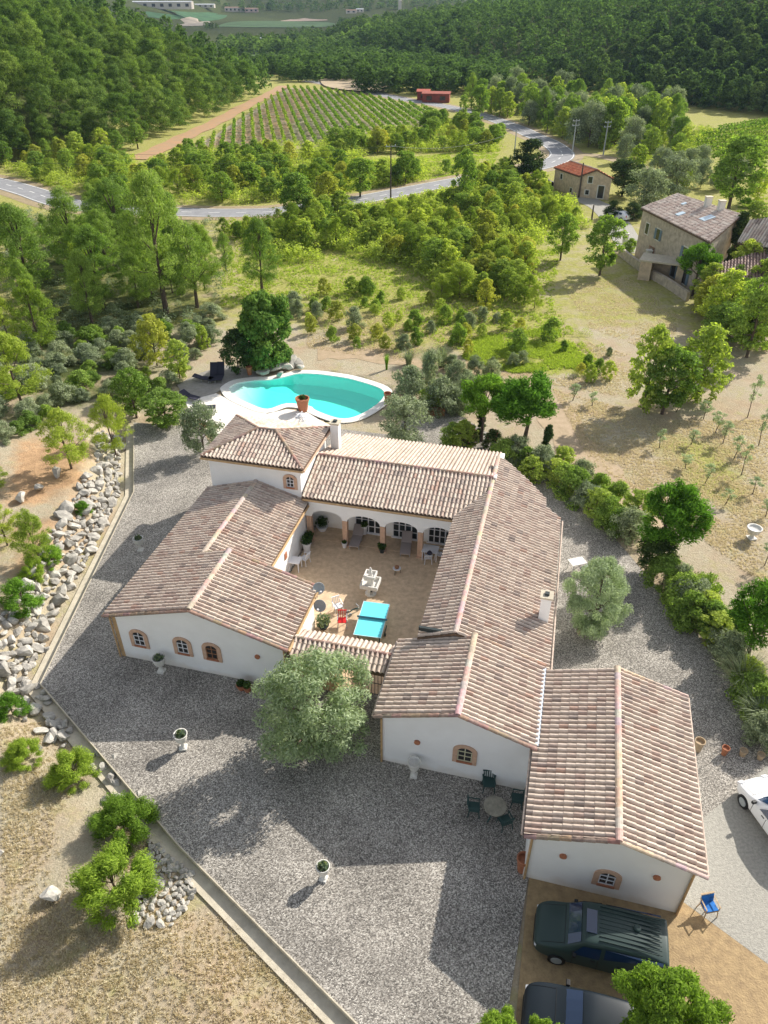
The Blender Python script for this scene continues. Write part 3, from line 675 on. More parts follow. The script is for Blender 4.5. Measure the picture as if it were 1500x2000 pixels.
pipe(-5.33, 20.6, 3.0); pipe(-20.56, 23.58, 2.85); pipe(1.6, 16.65, 3.0); pipe(7.43, 16.65, 3.0); pipe(-11.04, 23.58, 2.85)
def quoin(p, q, z, sx): 
    MB().box(p - (.0 if sx > 0 else .22), p + (.22 if sx > 0 else .0), q - .012, q, -.05, z).build('corner_trim', M['ochre'], villa, loc=VL)
quoin(-20.5, 23.65, 2.85, 1); 
MB().box(-20.512, -20.5, 23.66, 24.2, -.05, 2.85).build('corner_trim', M['ochre'], villa, loc=VL)
MB().box(7.5, 7.512, 16.73, 17.1, -.05, 2.95).build('corner_trim', M['ochre'], villa, loc=VL)
# arched windows on south walls
def arch_pts(w, h, n=10):
    s = h - w / 2 * .75
    return [(-w / 2, 0), (w / 2, 0)] + [(w / 2 * math.cos(math.pi * k / n), s + w / 2 * .75 * math.sin(math.pi * k / n)) for k in range(n + 1)]
def arch_window(u, v, q, w=.62, h=.95, shutter=None):
    p, z = onq(u, v, q); z -= h / 2
    P1 = arch_pts(w + .42, h + .32); P0 = arch_pts(w, h)
    o = MB().extr([(p + a, z - .14 + b) for a, b in P1], 'y', q - .03, q + .02)
    # ring: outer minus inner by building the ring face strip
    mb = MB(); n = len(P1)
    O = [(p + a, z - .14 + b) for a, b in P1]; I = [(p + a, z + b) for a, b in P0]
    for (qq0, qq1) in ((q - .06, q - .003),):
        vs = [(a, qq0, b) for a, b in O] + [(a, qq0, b) for a, b in I] + [(a, qq1, b) for a, b in O] + [(a, qq1, b) for a, b in I]
        fs = []
        for i in range(n):
            j = (i + 1) % n
            fs += [(i, j, n + j, n + i), (2 * n + i, 3 * n + i, 3 * n + j, 2 * n + j), (i, 2 * n + i, 2 * n + j, j), (n + i, n + j, 3 * n + j, 3 * n + i)]
        mb.add(vs, fs)
    wd = mb.build('window', M['peach'], villa, loc=VL)
    mb = MB(); mb.add([(a, q - .006, b) for a, b in I], [tuple(range(n))]); mb.build('pane', M['shade'], wd)
    mb = MB()
    for x in (-w / 2 + .03, 0, w / 2 - .03): mb.box(p + x - .02, p + x + .02, q - .04, q - .012, z + .0, z + h - (.0 if x == 0 else .26))
    for zz in (.03, h * .38, h * .7): mb.box(p - w / 2 + .01, p + w / 2 - .01, q - .036, q - .014, z + zz - .02, z + zz + .02)
    mb.build('window_frame', shutter or M['plastic'], wd)
    MB().box(p - w / 2 - .02, p + w / 2 + .02, q - .10, q - .061, z - .1, z + .015).build('sill', M['terracotta'], wd)
def disc(u, v, q, r_=.14):
    p, z = onq(u, v, q); mb = MB(); n = 14
    prof = [(p + r_ * math.cos(2 * math.pi * k / n), z + r_ * math.sin(2 * math.pi * k / n)) for k in range(n)]
    mb.extr(prof, 'y', q - .07, q + .01); mb.build('wall_vent', M['terracotta'], villa, loc=VL)
arch_window(272, 1247, 23.65); arch_window(357, 1262, 23.65); arch_window(414, 1273, 23.65, shutter=M['wood']); disc(503, 1282, 23.65)
arch_window(908, 1473, 20.68, .66, .9, mat('cream_shutter', (.55, .52, .35))); disc(815, 1449, 20.68)
arch_window(1186, 1715, 16.72, .62, .8); disc(1100, 1671, 16.72); disc(1283, 1713, 16.72)
arch_window(567, 941, 35.9, .5, .75); 
# gate between the wings
gz = 2.62
body_ = MB().box(-10.95, -8.6, 24.05, 24.9, -.2, 2.35).build('gate_pier', M['ochre'], villa, loc=VL)
MB().box(-11.08, -5.42, 24.1, 24.85, 2.0, 2.42).build('gate_lintel', M['ochre'], villa, loc=VL)
MB().box(-5.9, -5.42, 24.05, 24.9, -.2, 2.0).build('gate_pier', M['ochre'], villa, loc=VL)
rg, _ = roof('roof', [(-10.75, 23.45), (-5.75, 23.45), (-5.75, 24.45), (-10.75, 24.45)], (0, -1), (0, 23.45), gz, .32, villa, seed=21, w=.245, c=.36)
roof('roof', [(-10.75, 25.35), (-5.75, 25.35), (-5.75, 24.45), (-10.75, 24.45)], (0, 1), (0, 25.35), gz, .35, villa, seed=22, w=.245, c=.36)
caps('ridge', (-10.75, 24.45, gz + .36), (-5.75, 24.45, gz + .36), .12, rg, (0, 0, 0), M['ridged'])
mb = MB()
for k in range(16):
    x = -8.5 + k * .17; mb.box(x - .012, x + .012, 24.3, 24.324, .05, 1.9)
for z in (.1, .9, 1.85): mb.box(-8.58, -5.92, 24.285, 24.299, z, z + .05)
mb.build('iron_gate', M['metal_dark'], villa, loc=VL)
# side door and pilaster of the west wing facing the courtyard
MB().box(-11.09, -11.04, 24.3, 25.5, .03, 2.3).build('door', M['wood'], villa, loc=VL)
MB().box(-11.1, -10.92, 25.7, 26.05, 0, 2.5).build('pilaster', M['white'], villa, loc=VL)
MB().box(-14.24, -14.19, 32.0, 32.3, 1.3, 1.75).build('wall_lamp', M['terracotta'], villa, loc=VL)
# ---------------------------------------------------------------- pool
PO = catmull(PW + [PW[0]], 4)[:-1]
pcx = sum(p[0] for p in PO) / len(PO); pcy = sum(p[1] for p in PO) / len(PO)
def off_ring(P, d):
    n = len(P); out = []
    ar = sum(P[i][0] * P[(i + 1) % n][1] - P[(i + 1) % n][0] * P[i][1] for i in range(n)); sg = 1 if ar > 0 else -1
    for i in range(n):
        a, b = P[(i - 3) % n], P[(i + 3) % n]; dx, dy = b[0] - a[0], b[1] - a[1]; L = math.hypot(dx, dy) or 1
        out.append((P[i][0] + dy / L * sg * d, P[i][1] - dx / L * sg * d))
    return out
pool = empty('swimming_pool', (pcx, pcy, 0), 0, 'free-form turquoise swimming pool with pale stone coping behind the villa', 'swimming pool')
PLc = (-pcx, -pcy, 0)
def pdepth(x): return .12 + 1.45 * float(sstep(-13.4, -6.5, np.array([x]))[0])
ws_ = .02
n = len(PO); mb = MB()
vs = [(x, y, .06) for x, y in PO] + [(x, y, -pdepth(x) * (.75)) for x, y in PO]
for k in (.75, .45):
    vs += [(pcx + (x - pcx) * k, pcy + (y - pcy) * k, -pdepth(pcx + (x - pcx) * k)) for x, y in PO]
vs.append((pcx, pcy, -pdepth(pcx)))
fs = []
for r_ in range(3):
    fs += [(r_ * n + i, r_ * n + (i + 1) % n, (r_ + 1) * n + (i + 1) % n, (r_ + 1) * n + i) for i in range(n)]
fs += [(3 * n + i, 3 * n + (i + 1) % n, 4 * n) for i in range(n)]
lm = mat('pool_liner', (.60, .84, .82)); _n, _l = lm.node_tree.nodes, lm.node_tree.links       # pale stone beach at the shallow west end, turquoise lining elsewhere
_t = _n.new('ShaderNodeTexCoord'); _s = _n.new('ShaderNodeSeparateXYZ'); _m = _n.new('ShaderNodeMapRange'); _m.inputs[1].default_value = -13.6; _m.inputs[2].default_value = -10.8
_x = _n.new('ShaderNodeMix'); _x.data_type = 'RGBA'; _x.inputs[6].default_value = (.88, .86, .82, 1); _x.inputs[7].default_value = (.60, .84, .82, 1)
_l.new(_t.outputs['Object'], _s.inputs[0]); _l.new(_s.outputs[0], _m.inputs[0]); _l.new(_m.outputs[0], _x.inputs[0]); _l.new(_x.outputs[2], _n['Principled BSDF'].inputs['Base Color'])
mb.add(vs, fs); mb.build('basin', lm, pool, loc=PLc)
wm = bpy.data.materials.new('pool_water'); wm.use_nodes = True; nn, ll = wm.node_tree.nodes, wm.node_tree.links; nn.remove(nn['Principled BSDF'])
tr = nn.new('ShaderNodeBsdfTransparent'); tr.inputs[0].default_value = (.12, .86, .80, 1); gl = nn.new('ShaderNodeBsdfGlossy'); gl.inputs[1].default_value = .04
fw = nn.new('ShaderNodeLayerWeight'); fp = nn.new('ShaderNodeMath'); fp.operation = 'POWER'; fp.inputs[1].default_value = 4; fr = nn.new('ShaderNodeMath'); fr.operation = 'MULTIPLY_ADD'; fr.inputs[1].default_value = .5; fr.inputs[2].default_value = .025; ll.new(fw.outputs['Facing'], fp.inputs[0]); ll.new(fp.outputs[0], fr.inputs[0]); mx = nn.new('ShaderNodeMixShader')
nz_ = nn.new('ShaderNodeTexNoise'); nz_.inputs['Scale'].default_value = 1.8; tcx = nn.new('ShaderNodeTexCoord'); ll.new(tcx.outputs['Object'], nz_.inputs[0])
bp_ = nn.new('ShaderNodeBump'); bp_.inputs['Strength'].default_value = .25; bp_.inputs['Distance'].default_value = .1; ll.new(nz_.outputs[0], bp_.inputs['Height']); ll.new(bp_.outputs[0], gl.inputs['Normal'])
# clearer where the water is shallow: the tint follows the depth of the basin below
sx_ = nn.new('ShaderNodeSeparateXYZ'); ll.new(tcx.outputs['Object'], sx_.inputs[0])
mr_ = nn.new('ShaderNodeMapRange'); mr_.inputs[1].default_value = -14.2; mr_.inputs[2].default_value = -10.2; mr_.inputs[3].default_value = 0; mr_.inputs[4].default_value = 1; ll.new(sx_.outputs[0], mr_.inputs[0])
mc_ = nn.new('ShaderNodeMix'); mc_.data_type = 'RGBA'; mc_.inputs[6].default_value = (.93, .99, .98, 1); mc_.inputs[7].default_value = (.34, .97, .87, 1); ll.new(mr_.outputs[0], mc_.inputs[0]); ll.new(mc_.outputs[2], tr.inputs[0])
ll.new(fr.outputs[0], mx.inputs[0]); ll.new(tr.outputs[0], mx.inputs[1]); ll.new(gl.outputs[0], mx.inputs[2]); ll.new(mx.outputs[0], nn['Material Output'].inputs[0])
mb = MB(); mb.add([(x, y, -.03) for x, y in PO], [tuple(range(n))]); wo = mb.build('water', wm, pool, loc=PLc, fixn=False)
if wo.data.polygons[0].normal.z < 0: wo.data.flip_normals()
OR = off_ring(PO, .75); mb = MB()
mb.add([(x, y, .075) for x, y in PO] + [(x, y, .075) for x, y in OR] + [(x, y, .0) for x, y in OR], [(i, (i + 1) % n, n + (i + 1) % n, n + i) for i in range(n)] + [(n + i, n + (i + 1) % n, 2 * n + (i + 1) % n, 2 * n + i) for i in range(n)])
mb.build('coping', M['coping'], pool, loc=PLc)
sheet('pool_terrace', [at(u, v) for u, v in [(352, 762), (388, 776), (420, 768), (455, 785), (490, 797), (522, 809), (560, 800), (600, 806), (622, 820), (650, 834), (640, 850), (560, 860), (430, 860), (378, 822)]], .05, M['deck'])
sheet('stone_deck', [at(u, v) for u, v in [(345, 752), (392, 729), (440, 714), (478, 722), (500, 728), (505, 738), (463, 744), (440, 757), (420, 770), (388, 778), (362, 775)]], .055, mat('grey_deck', (.33, .31, .28), noise_s=2.5, col2=(.24, .225, .20), bump=.3, bump_s=8))
# ---------------------------------------------------------------- pots and vases
def leafball(name, c, r_, h_, n_, m, parent=None, seed=3, ls=.12):
    g_ = np.random.default_rng(seed); P = g_.normal(size=(n_, 3)); P /= np.linalg.norm(P, axis=1)[:, None]; P *= (g_.random((n_, 1)) ** .45)
    N = P + g_.normal(size=P.shape) * .7; P = P * np.array([r_, r_, h_ / 2]) + np.array([c[0], c[1], c[2] + h_ / 2])
    V, F, lf = leaves(P, N, ls, .45, g_); o = bpy.data.objects.new(name, npmesh(name, V, F, m, lf)); COL.objects.link(o); o.parent = parent; return o
def leaves(P, N, size, el, g_, up=0):
    n_ = len(P); N = N / (np.linalg.norm(N, axis=1)[:, None] + 1e-9); A = g_.normal(size=(n_, 3))
    if not np.isscalar(up): A = A * .3 + up; up = True
    elif up: A = A * .35 + np.array([0, 0, 1.0]) * up
    T = np.cross(N, A); T /= (np.linalg.norm(T, axis=1)[:, None] + 1e-9); B = np.cross(N, T)
    if up: T, B = B, T
    s = size * g_.uniform(.65, 1.35, (n_, 1)); T = T * s; B = B * s * el
    V = np.stack([P + T, P + B, P - T, P - B], 1).reshape(-1, 3); F = np.arange(n_ * 4).reshape(-1, 4)
    return V, F, g_.random(n_)
M['plantgreen'] = foliage('pot_plant', (.03, .06, .02), (.10, .17, .05))
M['aloe'] = foliage('aloe', (.06, .10, .06), (.22, .28, .18))
def vase(u, v, h_, d, label, plant=True, m='plaster', group=None):
    h_ *= .9; d *= .88; x, y, z = G(u, v); z = max(z, 0) ; t = empty('garden_vase', (x, y, z), rnd.uniform(0, 3), label, 'vase', group); R_ = d / 2
    MB().box(-R_ * .55, R_ * .55, -R_ * .55, R_ * .55, 0, .10 * h_).lathe([(R_ * .5, .1 * h_), (R_ * .30, .2 * h_), (R_ * .26, .38 * h_), (R_ * .36, .45 * h_)], n=16).build('pedestal', M[m], t, smooth=False)
    MB().lathe([(R_ * .36, .45 * h_), (R_ * .72, .55 * h_), (R_ * .9, .75 * h_), (R_ * .92, .93 * h_), (R_ * 1.05, h_), (R_ * .92, h_), (R_ * .82, .93 * h_), (R_ * .8, .86 * h_)], n=22).build('bowl', M[m], t, smooth=True)
    if plant: leafball('plant', (0, 0, .86 * h_), R_ * .7, .3, 120, M['aloe'], t, seed=int(u), ls=.10)
    return t
vase(316, 1312, 1.15, .78, 'white pedestal vase full of green plants against the west wing wall')
vase(360, 1467, 1.15, .72, 'white pedestal vase standing alone in the sunlit gravel by the round olive tree')
vase(633, 1722, 1.05, .62, 'white pedestal vase with broad green leaves in the middle of the front gravel')
vase(808, 1516, 1.15, .66, 'empty white pedestal vase with a dark mouth against the south-east wing', False)
vase(277, 1083, 1.1, .72, 'white pedestal vase on the gravel strip behind the west wing')
vase(1467, 1052, .95, 1.05, 'shallow white birdbath bowl standing alone in the dry orchard', False)
def pot(u, v, h_, d, label, plantr=0, m='terracotta', z=None, name='plant_pot', cat='pot', pm='plantgreen', group=None, pos=None):
    x, y, zz = pos or G(u, v); zz = max(zz, 0) if z is None else z; t = empty(name, (x, y, zz), 0, label, cat, group); R_ = d / 2
    MB().lathe([(R_ * .66, 0), (R_ * .82, h_ * .45), (R_ * .97, h_ * .85), (R_ * 1.06, h_ * .87), (R_ * 1.06, h_), (R_ * .9, h_), (R_ * .86, h_ * .8)], n=20).build('pot', M[m], t, smooth=False)
    if plantr: leafball('plant', (0, 0, h_ * .85), plantr, plantr * 1.6, 260, M[pm], t, seed=int(u), ls=.09)
    return t
pot(592, 799, 1.15, 1.15, 'huge round terracotta pot at the near edge of the pool with wispy stems', .28, pos=(*at(592, 801, .12), .12))
pot(488, 733, .8, .55, 'small terracotta pot under the dark tree by the pool rocks', z=.06)
pot(757, 786, .9, .65, 'tall terracotta pot at the east end of the pool', z=.0)
pot(472, 1346, .35, .5, 'low brown bowl in a row of pots at the foot of the west wing wall', .2, group=None)
pot(484, 1350, .35, .45, 'brown bowl of the pot row at the west wing wall, nearest the olive', .2)
pot(1019, 1700, .9, .55, 'tall red clay jar against the annex corner')
pot(1413, 1474, .5, .34, 'small dark red clay jar at the driveway edge', m='redclay' if 'redclay' in M else 'terracotta')
M['sandclay'] = mat('sand_clay', (.45, .34, .22), noise_s=8)
pot(1361, 1466, .7, .46, 'sand coloured clay jar beside the annex east eave', m='sandclay')
pot(1449, 1476, .38, .36, 'low sand coloured pot between the red jar and the white car', m='sandclay')
pot(1483, 1483, .36, .34, 'pale pot nearest the hedge at the driveway edge', m='sandclay')
pot(1190, 1128, .4, .4, 'pale small pot in the gravel east of the round olive tree', m='sandclay')
pot(1337, 1207, .55, .5, 'pale clay pot under the eastern hedge', .2, m='sandclay')
pot(1131, 1238, .3, .3, 'tiny pale pot in the brown shade of the east olive tree', m='sandclay')
tx = empty('plant_trough', (*at(852, 809), 0), -.1, 'rectangular terracotta trough in front of the grey bushes', 'planter')
MB().box(-.7, .7, -.25, .25, 0, .5).box(-.74, .74, -.29, .29, .42, .55).build('trough', M['terracotta'], tx)
# courtyard pots
pot(630, 1037, .35, .75, 'white bowl planter with spiky plant at the back of the porch', .45, 'plastic', z=.06)
pot(604, 1063, .45, .45, 'leafy pot at the foot of the first porch column', .35, 'metal_dark', z=.03)
pot(600, 1079, .75, .55, 'tall white pot with green plant by the courtyard west wall', .38, 'plastic', z=.03)
pot(673, 1070, .38, .36, 'small square white pot beside the second porch column', .12, 'plastic', z=.03)
pot(746, 1080, .35, .42, 'dark pot with bushy green plant at the foot of the third porch column', .3, 'metal_dark', z=.03)
pot(632, 1228, .25, .6, 'low dark bowl with yellow-green shrub beside the white pilaster', .5, 'metal_dark', z=.03, pm='aloe')
pot(712, 1045, .7, .4, 'white pot with climbing plant between two french windows', .25, 'plastic', z=.06)
# ---------------------------------------------------------------- furniture
def chair(u, v, rz, label, m='plastic', z=0, seat='plastic', w=.5, hb=.9, group=None, name='garden_chair', arms=True, pos=None):
    x, y = pos or at(u, v, z); t = empty(name, (x, y, z), R(rz), label, 'chair', group); h = .43
    sm = MB().box(-w / 2, w / 2, -.23, .23, h - .03, h + .01).build('seat', M[seat], t); bevel(sm, .015)
    b = MB()
    for k in range(5):
        xx = -w / 2 + .05 + k * (w - .1) / 4; b.bar((xx, -.22, h), (xx, -.30, hb), .04, .02)
    b.bar((-w / 2, -.31, hb), (w / 2, -.31, hb), .06, .03); b.build('backrest', M[seat], t)
    for sx in (-1, 1):
        for sy in (-1, 1): MB().bar((sx * (w / 2 - .03), sy * .2, h - .03), (sx * (w / 2 + .01), sy * .25, 0), .035).build('leg', M[m], t)
        if arms: MB().bar((sx * w / 2, .2, h), (sx * w / 2, .2, .64), .03).bar((sx * w / 2, .23, .65), (sx * w / 2, -.27, .67), .05, .02).build('armrest', M[m], t)
    return t
def table(x, y, z, rz, lx, ly, h, label, m='plastic', top=None, round_=False, name='garden_table', group=None):
    t = empty(name, (x, y, z), rz, label, 'table', group)
    if round_:
        MB().lathe([(lx / 2, h - .03), (lx / 2, h), (lx / 2 - .01, h + .005)], n=28).build('tabletop', M[top or m], t)
        MB().tube([(0, 0, h - .03), (0, 0, .05)], .04).build('stem', M[m], t)
    else:
        MB().box(-lx / 2, lx / 2, -ly / 2, ly / 2, h - .04, h).build('tabletop', M[top or m], t)
    for sx in (-1, 1):
        for sy in (-1, 1):
            a = (.08 if round_ else lx / 2 - .06) * sx, (.08 if round_ else ly / 2 - .06) * sy
            MB().bar((a[0], a[1], h - .04 if not round_ else .35), ((a[0] * 4 if round_ else a[0]), (a[1] * 4 if round_ else a[1]), 0), .05).build('leg', M[m], t)
    return t
M['creamtop'] = mat('cream_tabletop', (.30, .28, .22), noise_s=6)
tx_, ty_ = at(967, 1574, .72)
table(tx_, ty_, 0, 0, .98, 0, .72, 'round cream garden table in the shade beside the annex', 'metal_green', 'creamtop', True)
for (u, v, a, lb) in ((953, 1540, 180, 'dark green metal chair tucked under the wall side of the round table'), (925, 1587, 262, 'dark green metal chair standing left of the round table'), (985, 1613, 20, 'dark green metal chair nearest the camera at the round table'), (1008, 1570, 80, 'dark green metal chair between the round table and the annex wall'), (955, 1524, 170, 'thin framed folding chair leaning close to the south-east wing wall')):
    chair(u, v, a, lb, 'metal_green', 0, 'metal_green', .5, .88)
# table tennis
ttx, tty = (-.66, 29.95)
tt = empty('table_tennis_table', (ttx, tty, .03), R(-10.5), 'bright cyan table tennis table with net in the courtyard', 'ping-pong table')
M['cyan'] = mat('cyan_top', (.14, .68, .76), rough=.5)
for s in (-1, 1):
    MB().box(-.7625, .7625, s * .69 - .68, s * .69 + .68, .73, .76).build('table_half', M['cyan'], tt)
lw = MB()
for s in (-1, 1):
    lw.box(s * .755 - .012, s * .755 + .012, -1.37, 1.37, .762, .765); lw.box(-.74, .74, s * 1.36 - .012, s * 1.36 + .012, .7635, .766)
lw.build('white_lines', M['plastic'], tt)
MB().box(-.85, .85, -.006, .006, .762, .91).build('net', mat('net', (.10, .25, .33)), tt)
for sx in (-1, 1):
    for sy in (-1, 1): MB().bar((sx * .6, sy * .9, .73), (sx * .6, sy * 1.0, 0), .05).build('leg', M['metal_dark'], tt)
MB().bar((-.6, -.4, .3), (.6, -.4, .3), .05).bar((.78, -.6, .15), (.78, .1, .15), .05).bar((.82, -.6, .4), (.82, 0, .4), .05).build('frame', M['metal_dark'], tt)
for sx in (-.5, .82): MB().extr([(.09 * math.cos(k * .6283) - .45, .12 + .09 * math.sin(k * .6283)) for k in range(10)], 'x', sx, sx + .05).build('wheel', M['metal_dark'], tt)
# fountain
fx, fy = at(724, 1160); fo = empty('fountain', (fx, fy, .03), -R(TH), 'white two-tier stone fountain with square basins in the courtyard', 'fountain')
MB().lathe([(.34, 0), (.34, .08), (.2, .15), (.17, .5), (.3, .7)], n=14).build('pedestal', M['plaster'], fo)
def basin(nm, s, z, d):
    o = MB().prism([(-s, -s), (s, -s), (s, s), (-s, s)], z, z + .05).box(-s, s, -s, -s + .07, z + .051, z + d).box(-s, s, s - .07, s, z + .051, z + d).box(-s, -s + .07, -s + .071, s - .071, z + .051, z + d).box(s - .07, s, -s + .071, s - .071, z + .051, z + d).build(nm, M['plaster'], fo)
basin('lower_basin', .52, .7, .26)
MB().lathe([(.26, .751), (.2, .85), (.17, 1.2), (.22, 1.35)], n=12).build('column', M['plaster'], fo)
basin('upper_basin', .34, 1.35, .2)
MB().lathe([(.13, 1.401), (.1, 1.5), (.12, 1.62), (.06, 1.75), (.09, 1.85), (.03, 2.0)], n=10).build('finial', M['plaster'], fo)
# dark heron figure
hx, hy = at(725, 1166); he = empty('heron_figure', (hx, hy, .03), 0, 'slim dark bird figure standing between the fountain and the table tennis table', 'garden figure')
MB().tube([(0, 0, .35), (.05, .02, .5), (.16, .06, .62), (.28, .12, .6)], [.03, .09, .1, .03]).tube([(0, 0, .42), (-.06, 0, .62), (-.02, 0, .8), (-.12, 0, .85)], [.04, .025, .03, .01]).build('body', M['metal_dark'], he)
for s in (-.04, .05): MB().tube([(s, .01, .45), (s, 0, 0)], .012, 5).build('leg', M['metal_dark'], he)
# courtyard chairs and table
chair(660, 1194, 205, 'pale lilac plastic chair in the sunlit patch by the west wing', z=.03)
chair(669, 1222, 180, 'bright red garden chair between the table tennis table and the west wing', 'grey', .03, 'redp')
chair(596, 1100, 60, 'white plastic chair against the courtyard west wall', z=.03)
x_, y_ = at(578, 1112); table(x_, y_, .03, -R(TH), .7, .7, .72, 'small white table against the courtyard west wall')
x_, y_ = at(840, 1090); table(x_, y_, .03, -R(TH), 1.0, .8, .72, 'white plastic table under the last porch arch')
chair(836, 1098, 0, 'pink-white plastic chair on the courtyard side of the porch table', z=.03, w=.45, hb=.75)
chair(857, 1092, 75, 'white plastic chair to the right of the porch table', z=.03, w=.45)
x_, y_ = at(839, 1082, .77); b_ = empty('bag', (x_, y_, .75), 0, 'dark bag lying on the white porch table', 'bag'); o_ = MB().lathe([(.12, 0), (.18, .08), (.12, .2), (.05, .24)], n=9).build('body', M['darkcloth'], b_, smooth=True); MB().tube([(-.1, 0, .18), (0, 0, .34), (.1, 0, .18)], .015, 5).build('handle', M['darkcloth'], b_)
def lounger(u, v, rz, label, m='taupe', z=.03, up=.55, group=None):
    x, y = at(u, v, z); t = empty('sun_lounger', (x, y, z), R(rz), label, 'sun lounger', group)
    MB().box(-.33, .33, -.95, .25, .28, .34).build('seat', M[m], t)
    MB().extr([(.26, .30), (.95, .30 + up), (.93, .36 + up), (.26, .36)], 'x', -.33, .33).build('backrest', M[m], t)
    for sx in (-1, 1):
        for yy in (-.8, .1): MB().bar((sx * .3, yy, .28), (sx * .3, yy, 0), .04).build('leg', M['grey'], t)
lounger(697, 1058, -TH + 4, 'taupe sun lounger behind the second porch arch', up=.4)
lounger(793, 1072, -TH + 8, 'taupe sun lounger behind the third porch arch', up=.4)
for (u, v, lb, a, up) in ((417, 741, 'dark sun lounger with raised back, left one of the upright pair on the stone deck', 0, .95), (431, 740, 'dark sun lounger with raised back, right one of the upright pair on the stone deck', 0, .95), (398, 744, 'low dark lounger behind the upright pair on the stone deck', 80, .2), (372, 780, 'dark lounger on the western edge of the pool terrace', 60, .3), (400, 802, 'dark navy lounger on the white part of the pool terrace', 100, .3)):
    lounger(u, v, a, lb, 'darkcloth', .06, up)
lounger(405, 838, 70, 'salmon red lounger half hidden by the bush beside the tower', 'salmon' if 'salmon' in M else 'terracotta', .06, .3)
x_, y_ = at(590, 826); table(x_, y_, .06, 0, .75, 0, .7, 'round white table on the terrace behind the tower', 'plastic', 'plastic', True)
chair(583, 824, 80, 'white chair left of the round terrace table', z=.06); chair(597, 826, -80, 'white chair right of the round terrace table', z=.06)
# small round planter on stand, metal light fixtures
x_, y_ = at(775, 1120); t_ = empty('round_stand', (x_, y_, .03), 0, 'small round white and brown stand alone on the courtyard paving', 'plant stand')
MB().lathe([(.24, .35), (.26, .38), (.24, .41), (.18, .39)], n=16).build('ring', M['plastic'], t_); MB().lathe([(.1, .36), (.16, .5), (.12, .55)], n=10).build('pot', M['wood'], t_)
for k in range(3): MB().bar((.2 * math.cos(k * 2.1), .2 * math.sin(k * 2.1), .36), (.25 * math.cos(k * 2.1), .25 * math.sin(k * 2.1), 0), .025).build('leg', M['metal_dark'], t_)
x_, y_ = at(690, 1198); t_ = empty('toy_scooter', (x_, y_, .03), .6, 'small green and grey tricycle lying beside the table tennis table', 'tricycle')
MB().tube([(-.3, 0, .2), (0, 0, .28), (.3, 0, .22)], .04, 6).build('frame', M['metal_green'], t_); MB().bar((.3, -.15, .45), (.3, .15, .45), .04).bar((.3, 0, .2), (.3, 0, .45), .03).build('handlebar', M['grey'], t_)
for (a, b) in ((.32, 0), (-.3, -.15), (-.3, .15)): MB().extr([(a + .12 * math.cos(k * .524), .12 + .12 * math.sin(k * .524)) for k in range(12)], 'y', b - .025, b + .025).build('wheel', M['grey'], t_)
x_, y_ = at(820, 1168); 
for (u, v, lb) in ((1380, 1782, 'pale wooden garden chair with a bright blue towel on the driveway edge'),):
    t_ = chair(u, v, 190, lb, 'wood2' if 'wood2' in M else 'sandclay', 0, 'sandclay', .56, .85)
    MB().box(-.26, .26, -.2, .2, .445, .47).extr([(-.2, .46), (-.285, .80), (-.26, .80), (-.18, .47)], 'x', -.26, .26).build('towel', mat('blue_towel', (.02, .16, .50), noise_s=7, noise_a=.3), t_)
# satellite dishes on the eave of the west wing
def dish(p, q, z, rz, label):
    x, y = wor(p, q); t = empty('satellite_dish', (x, y, z), rz, label, 'satellite dish')
    prof = [(.02, 0), (.16, .015), (.28, .05), (.34, .085), (.33, .098), (.26, .062), (.14, .028), (.01, .014)]
    o = MB().lathe(prof, n=24).build('reflector', M['grey'], t, smooth=True); o.rotation_euler = (R(62), 0, 0); o.location = (0, 0, .35)
    MB().tube([(0, .02, .35), (0, .15, .1), (-.05, .1, -.4)], .025, 6).build('mast', M['grey'], t); MB().tube([(0, 0, .1), (0, -.42, .42)], .015, 6).box(-.04, .04, -.48, -.40, .38, .48).build('receiver', M['plastic'], t)
xx = onp(618, 1142, -10.55); dish(-10.75, 28.1, 2.75, R(25), 'grey satellite dish at the far corner of the west wing eave')
dish(-10.35, 27.2, 2.4, R(-12), 'grey satellite dish on the west wing wall above the sunlit patch')
# garden table beyond the olive
x_, y_ = at(1128, 1096, .7); table(x_, y_, 0, .3, 1.0, .7, .7, 'pale grey stone table in the gravel east of the villa', 'plaster')
x_, y_ = at(1148, 1108, .4); t_ = empty('stone_bench', (x_, y_, 0), .5, 'grey stone bench half under the east olive tree', 'bench'); MB().box(-.5, .5, -.2, .2, .38, .45).build('seat', M['grey'], t_); MB().box(-.4, -.28, -.15, .15, 0, .38).build('leg', M['grey'], t_); MB().box(.28, .4, -.15, .15, 0, .38).build('leg', M['grey'], t_)
